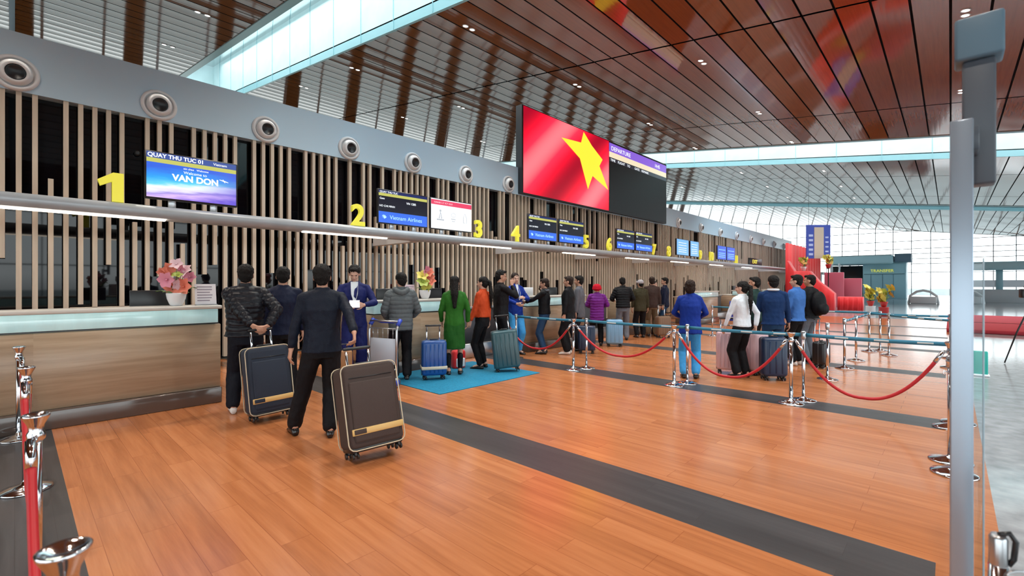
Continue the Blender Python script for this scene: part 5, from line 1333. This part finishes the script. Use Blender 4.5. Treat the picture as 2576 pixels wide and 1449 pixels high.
# brown leather bag seen next to the hand of the nearest man
t = empty('hand_bag', (-5.98, 3.02, .36), radians(70), 'tan leather bag on the luggage trolley', 'bag')
m = MB(); m.rbox(-.13, .13, -.06, .06, 0, .30, .03, seg=3); m.build('body', M_GOLDBRN, t)
m = MB(); m.tube([(-.07, 0, .29), (-.06, 0, .38), (.06, 0, .38), (.07, 0, .29)], .009, 8); m.build('strap', M_BLACK, t)
t = empty('small_backpack', (-6.62, 5.60, .0), radians(80), 'small red patterned child backpack on the floor by the desk', 'backpack')
m = MB(); m.rbox(-.13, .13, -.08, .08, 0, .34, .05, seg=3); m.build('body', M_RED, t)
m = MB(); m.rbox(-.09, .09, -.11, -.07, .04, .2, .02, seg=2); m.build('pocket', M_WHITE, t)

# ---------------------------------------------------------------- luggage trolley
t = empty('luggage_trolley', (-6.29, 3.83, 0), radians(196), 'silver luggage trolley with blue handle and pale panel', 'trolley')
M_TRB = mat('trolley_blue', (0.03, 0.07, 0.50), 0.35); M_TRP = mat('trolley_panel', (0.52, 0.60, 0.72), 0.35)
W = .27
for s in (-1, 1):
    m = MB(); m.tube([(s * W, 0, .12), (s * W, 0, .86), (s * W, -.05, .97)], .019, 10); m.build('upright', M_STEEL, t)
    m = MB(); m.tube([(s * W, -.02, .93), (s * W, -.09, 1.01)], .032, 10); m.build('handle_socket', M_TRB, t)
    m = MB(); m.tube([(s * W, 0, .30), (s * .12, .02, .17)], .010, 8); m.build('strut', M_STEEL, t)
m = MB(); m.tube([(-W, -.09, 1.0), (-.12, -.10, .965), (.12, -.10, .965), (W, -.09, 1.0)], .016, 10); m.build('handle_bar', M_TRB, t)
m = MB(); m.tube([(-W, -.02, .99), (W, -.02, .99)], .014, 10); m.build('brake_bar', M_STEEL, t)
m = MB(); m.rbox(-W + .02, W - .02, -.008, .008, .34, .73, .006, seg=1); m.build('front_panel', M_TRP, t)
m = MB()
for i in range(5): m.tube([(-W + .07 + i * .10, 0, .73), (-W + .07 + i * .10, 0, .88)], .006, 6)
m.tube([(-W, 0, .88), (W, 0, .88)], .008, 8); m.build('basket_wire', M_STEEL, t)
m = MB()
for s in (-1, 0, 1): m.tube([(s * W * (.9 if s else 0), 0, .17), (s * W * .55, .82, .13)], .015, 8)
m.tube([(-W * .5, .82, .13), (W * .5, .82, .13)], .015, 8); m.tube([(-W * .8, .35, .155), (W * .8, .35, .155)], .012, 8); m.tube([(-W, 0, .17), (W, 0, .17)], .015, 8); m.build('platform', M_STEEL, t)
for sx, sy in ((-W, 0), (W, 0), (0, .76)):
    m = MB(); m.lathe([(.02, -.02), (.072, -.018), (.078, 0), (.072, .018), (.02, .02)], (sx, sy, .078), 22, M=Matrix.Rotation(pi / 2, 4, 'Y')); o = m.build('wheel', M_STEEL, t)
    m = MB(); m.lathe([(.0, -.024), (.045, -.022), (.045, .022), (.0, .024)][1:3], (sx, sy, .078), 16, M=Matrix.Rotation(pi / 2, 4, 'Y')); m.build('hub', M_TRB, o)

# blue standing sign behind the white blouse
t = empty('blue_sign_stand', (-5.9, 18.4, 0), radians(35), 'blue and white striped sign stand by the sixth desk', 'sign stand')
m = MB(); m.rbox(-.16, .16, -.02, .02, .18, .92, .01, seg=1); m.build('board', M_TRB, t)
m = MB(); [m.box(-.12, .14, -.026, -.02, z, z + .045) for z in (.28, .42, .56, .70)]; m.build('stripe', M_WHITE, t)
m = MB(); m.rbox(-.18, .18, -.12, .12, 0, .03, .01, seg=1); m.tube([(0, 0, .02), (0, 0, .25)], .014, 8); m.build('foot', M_STEEL, t)
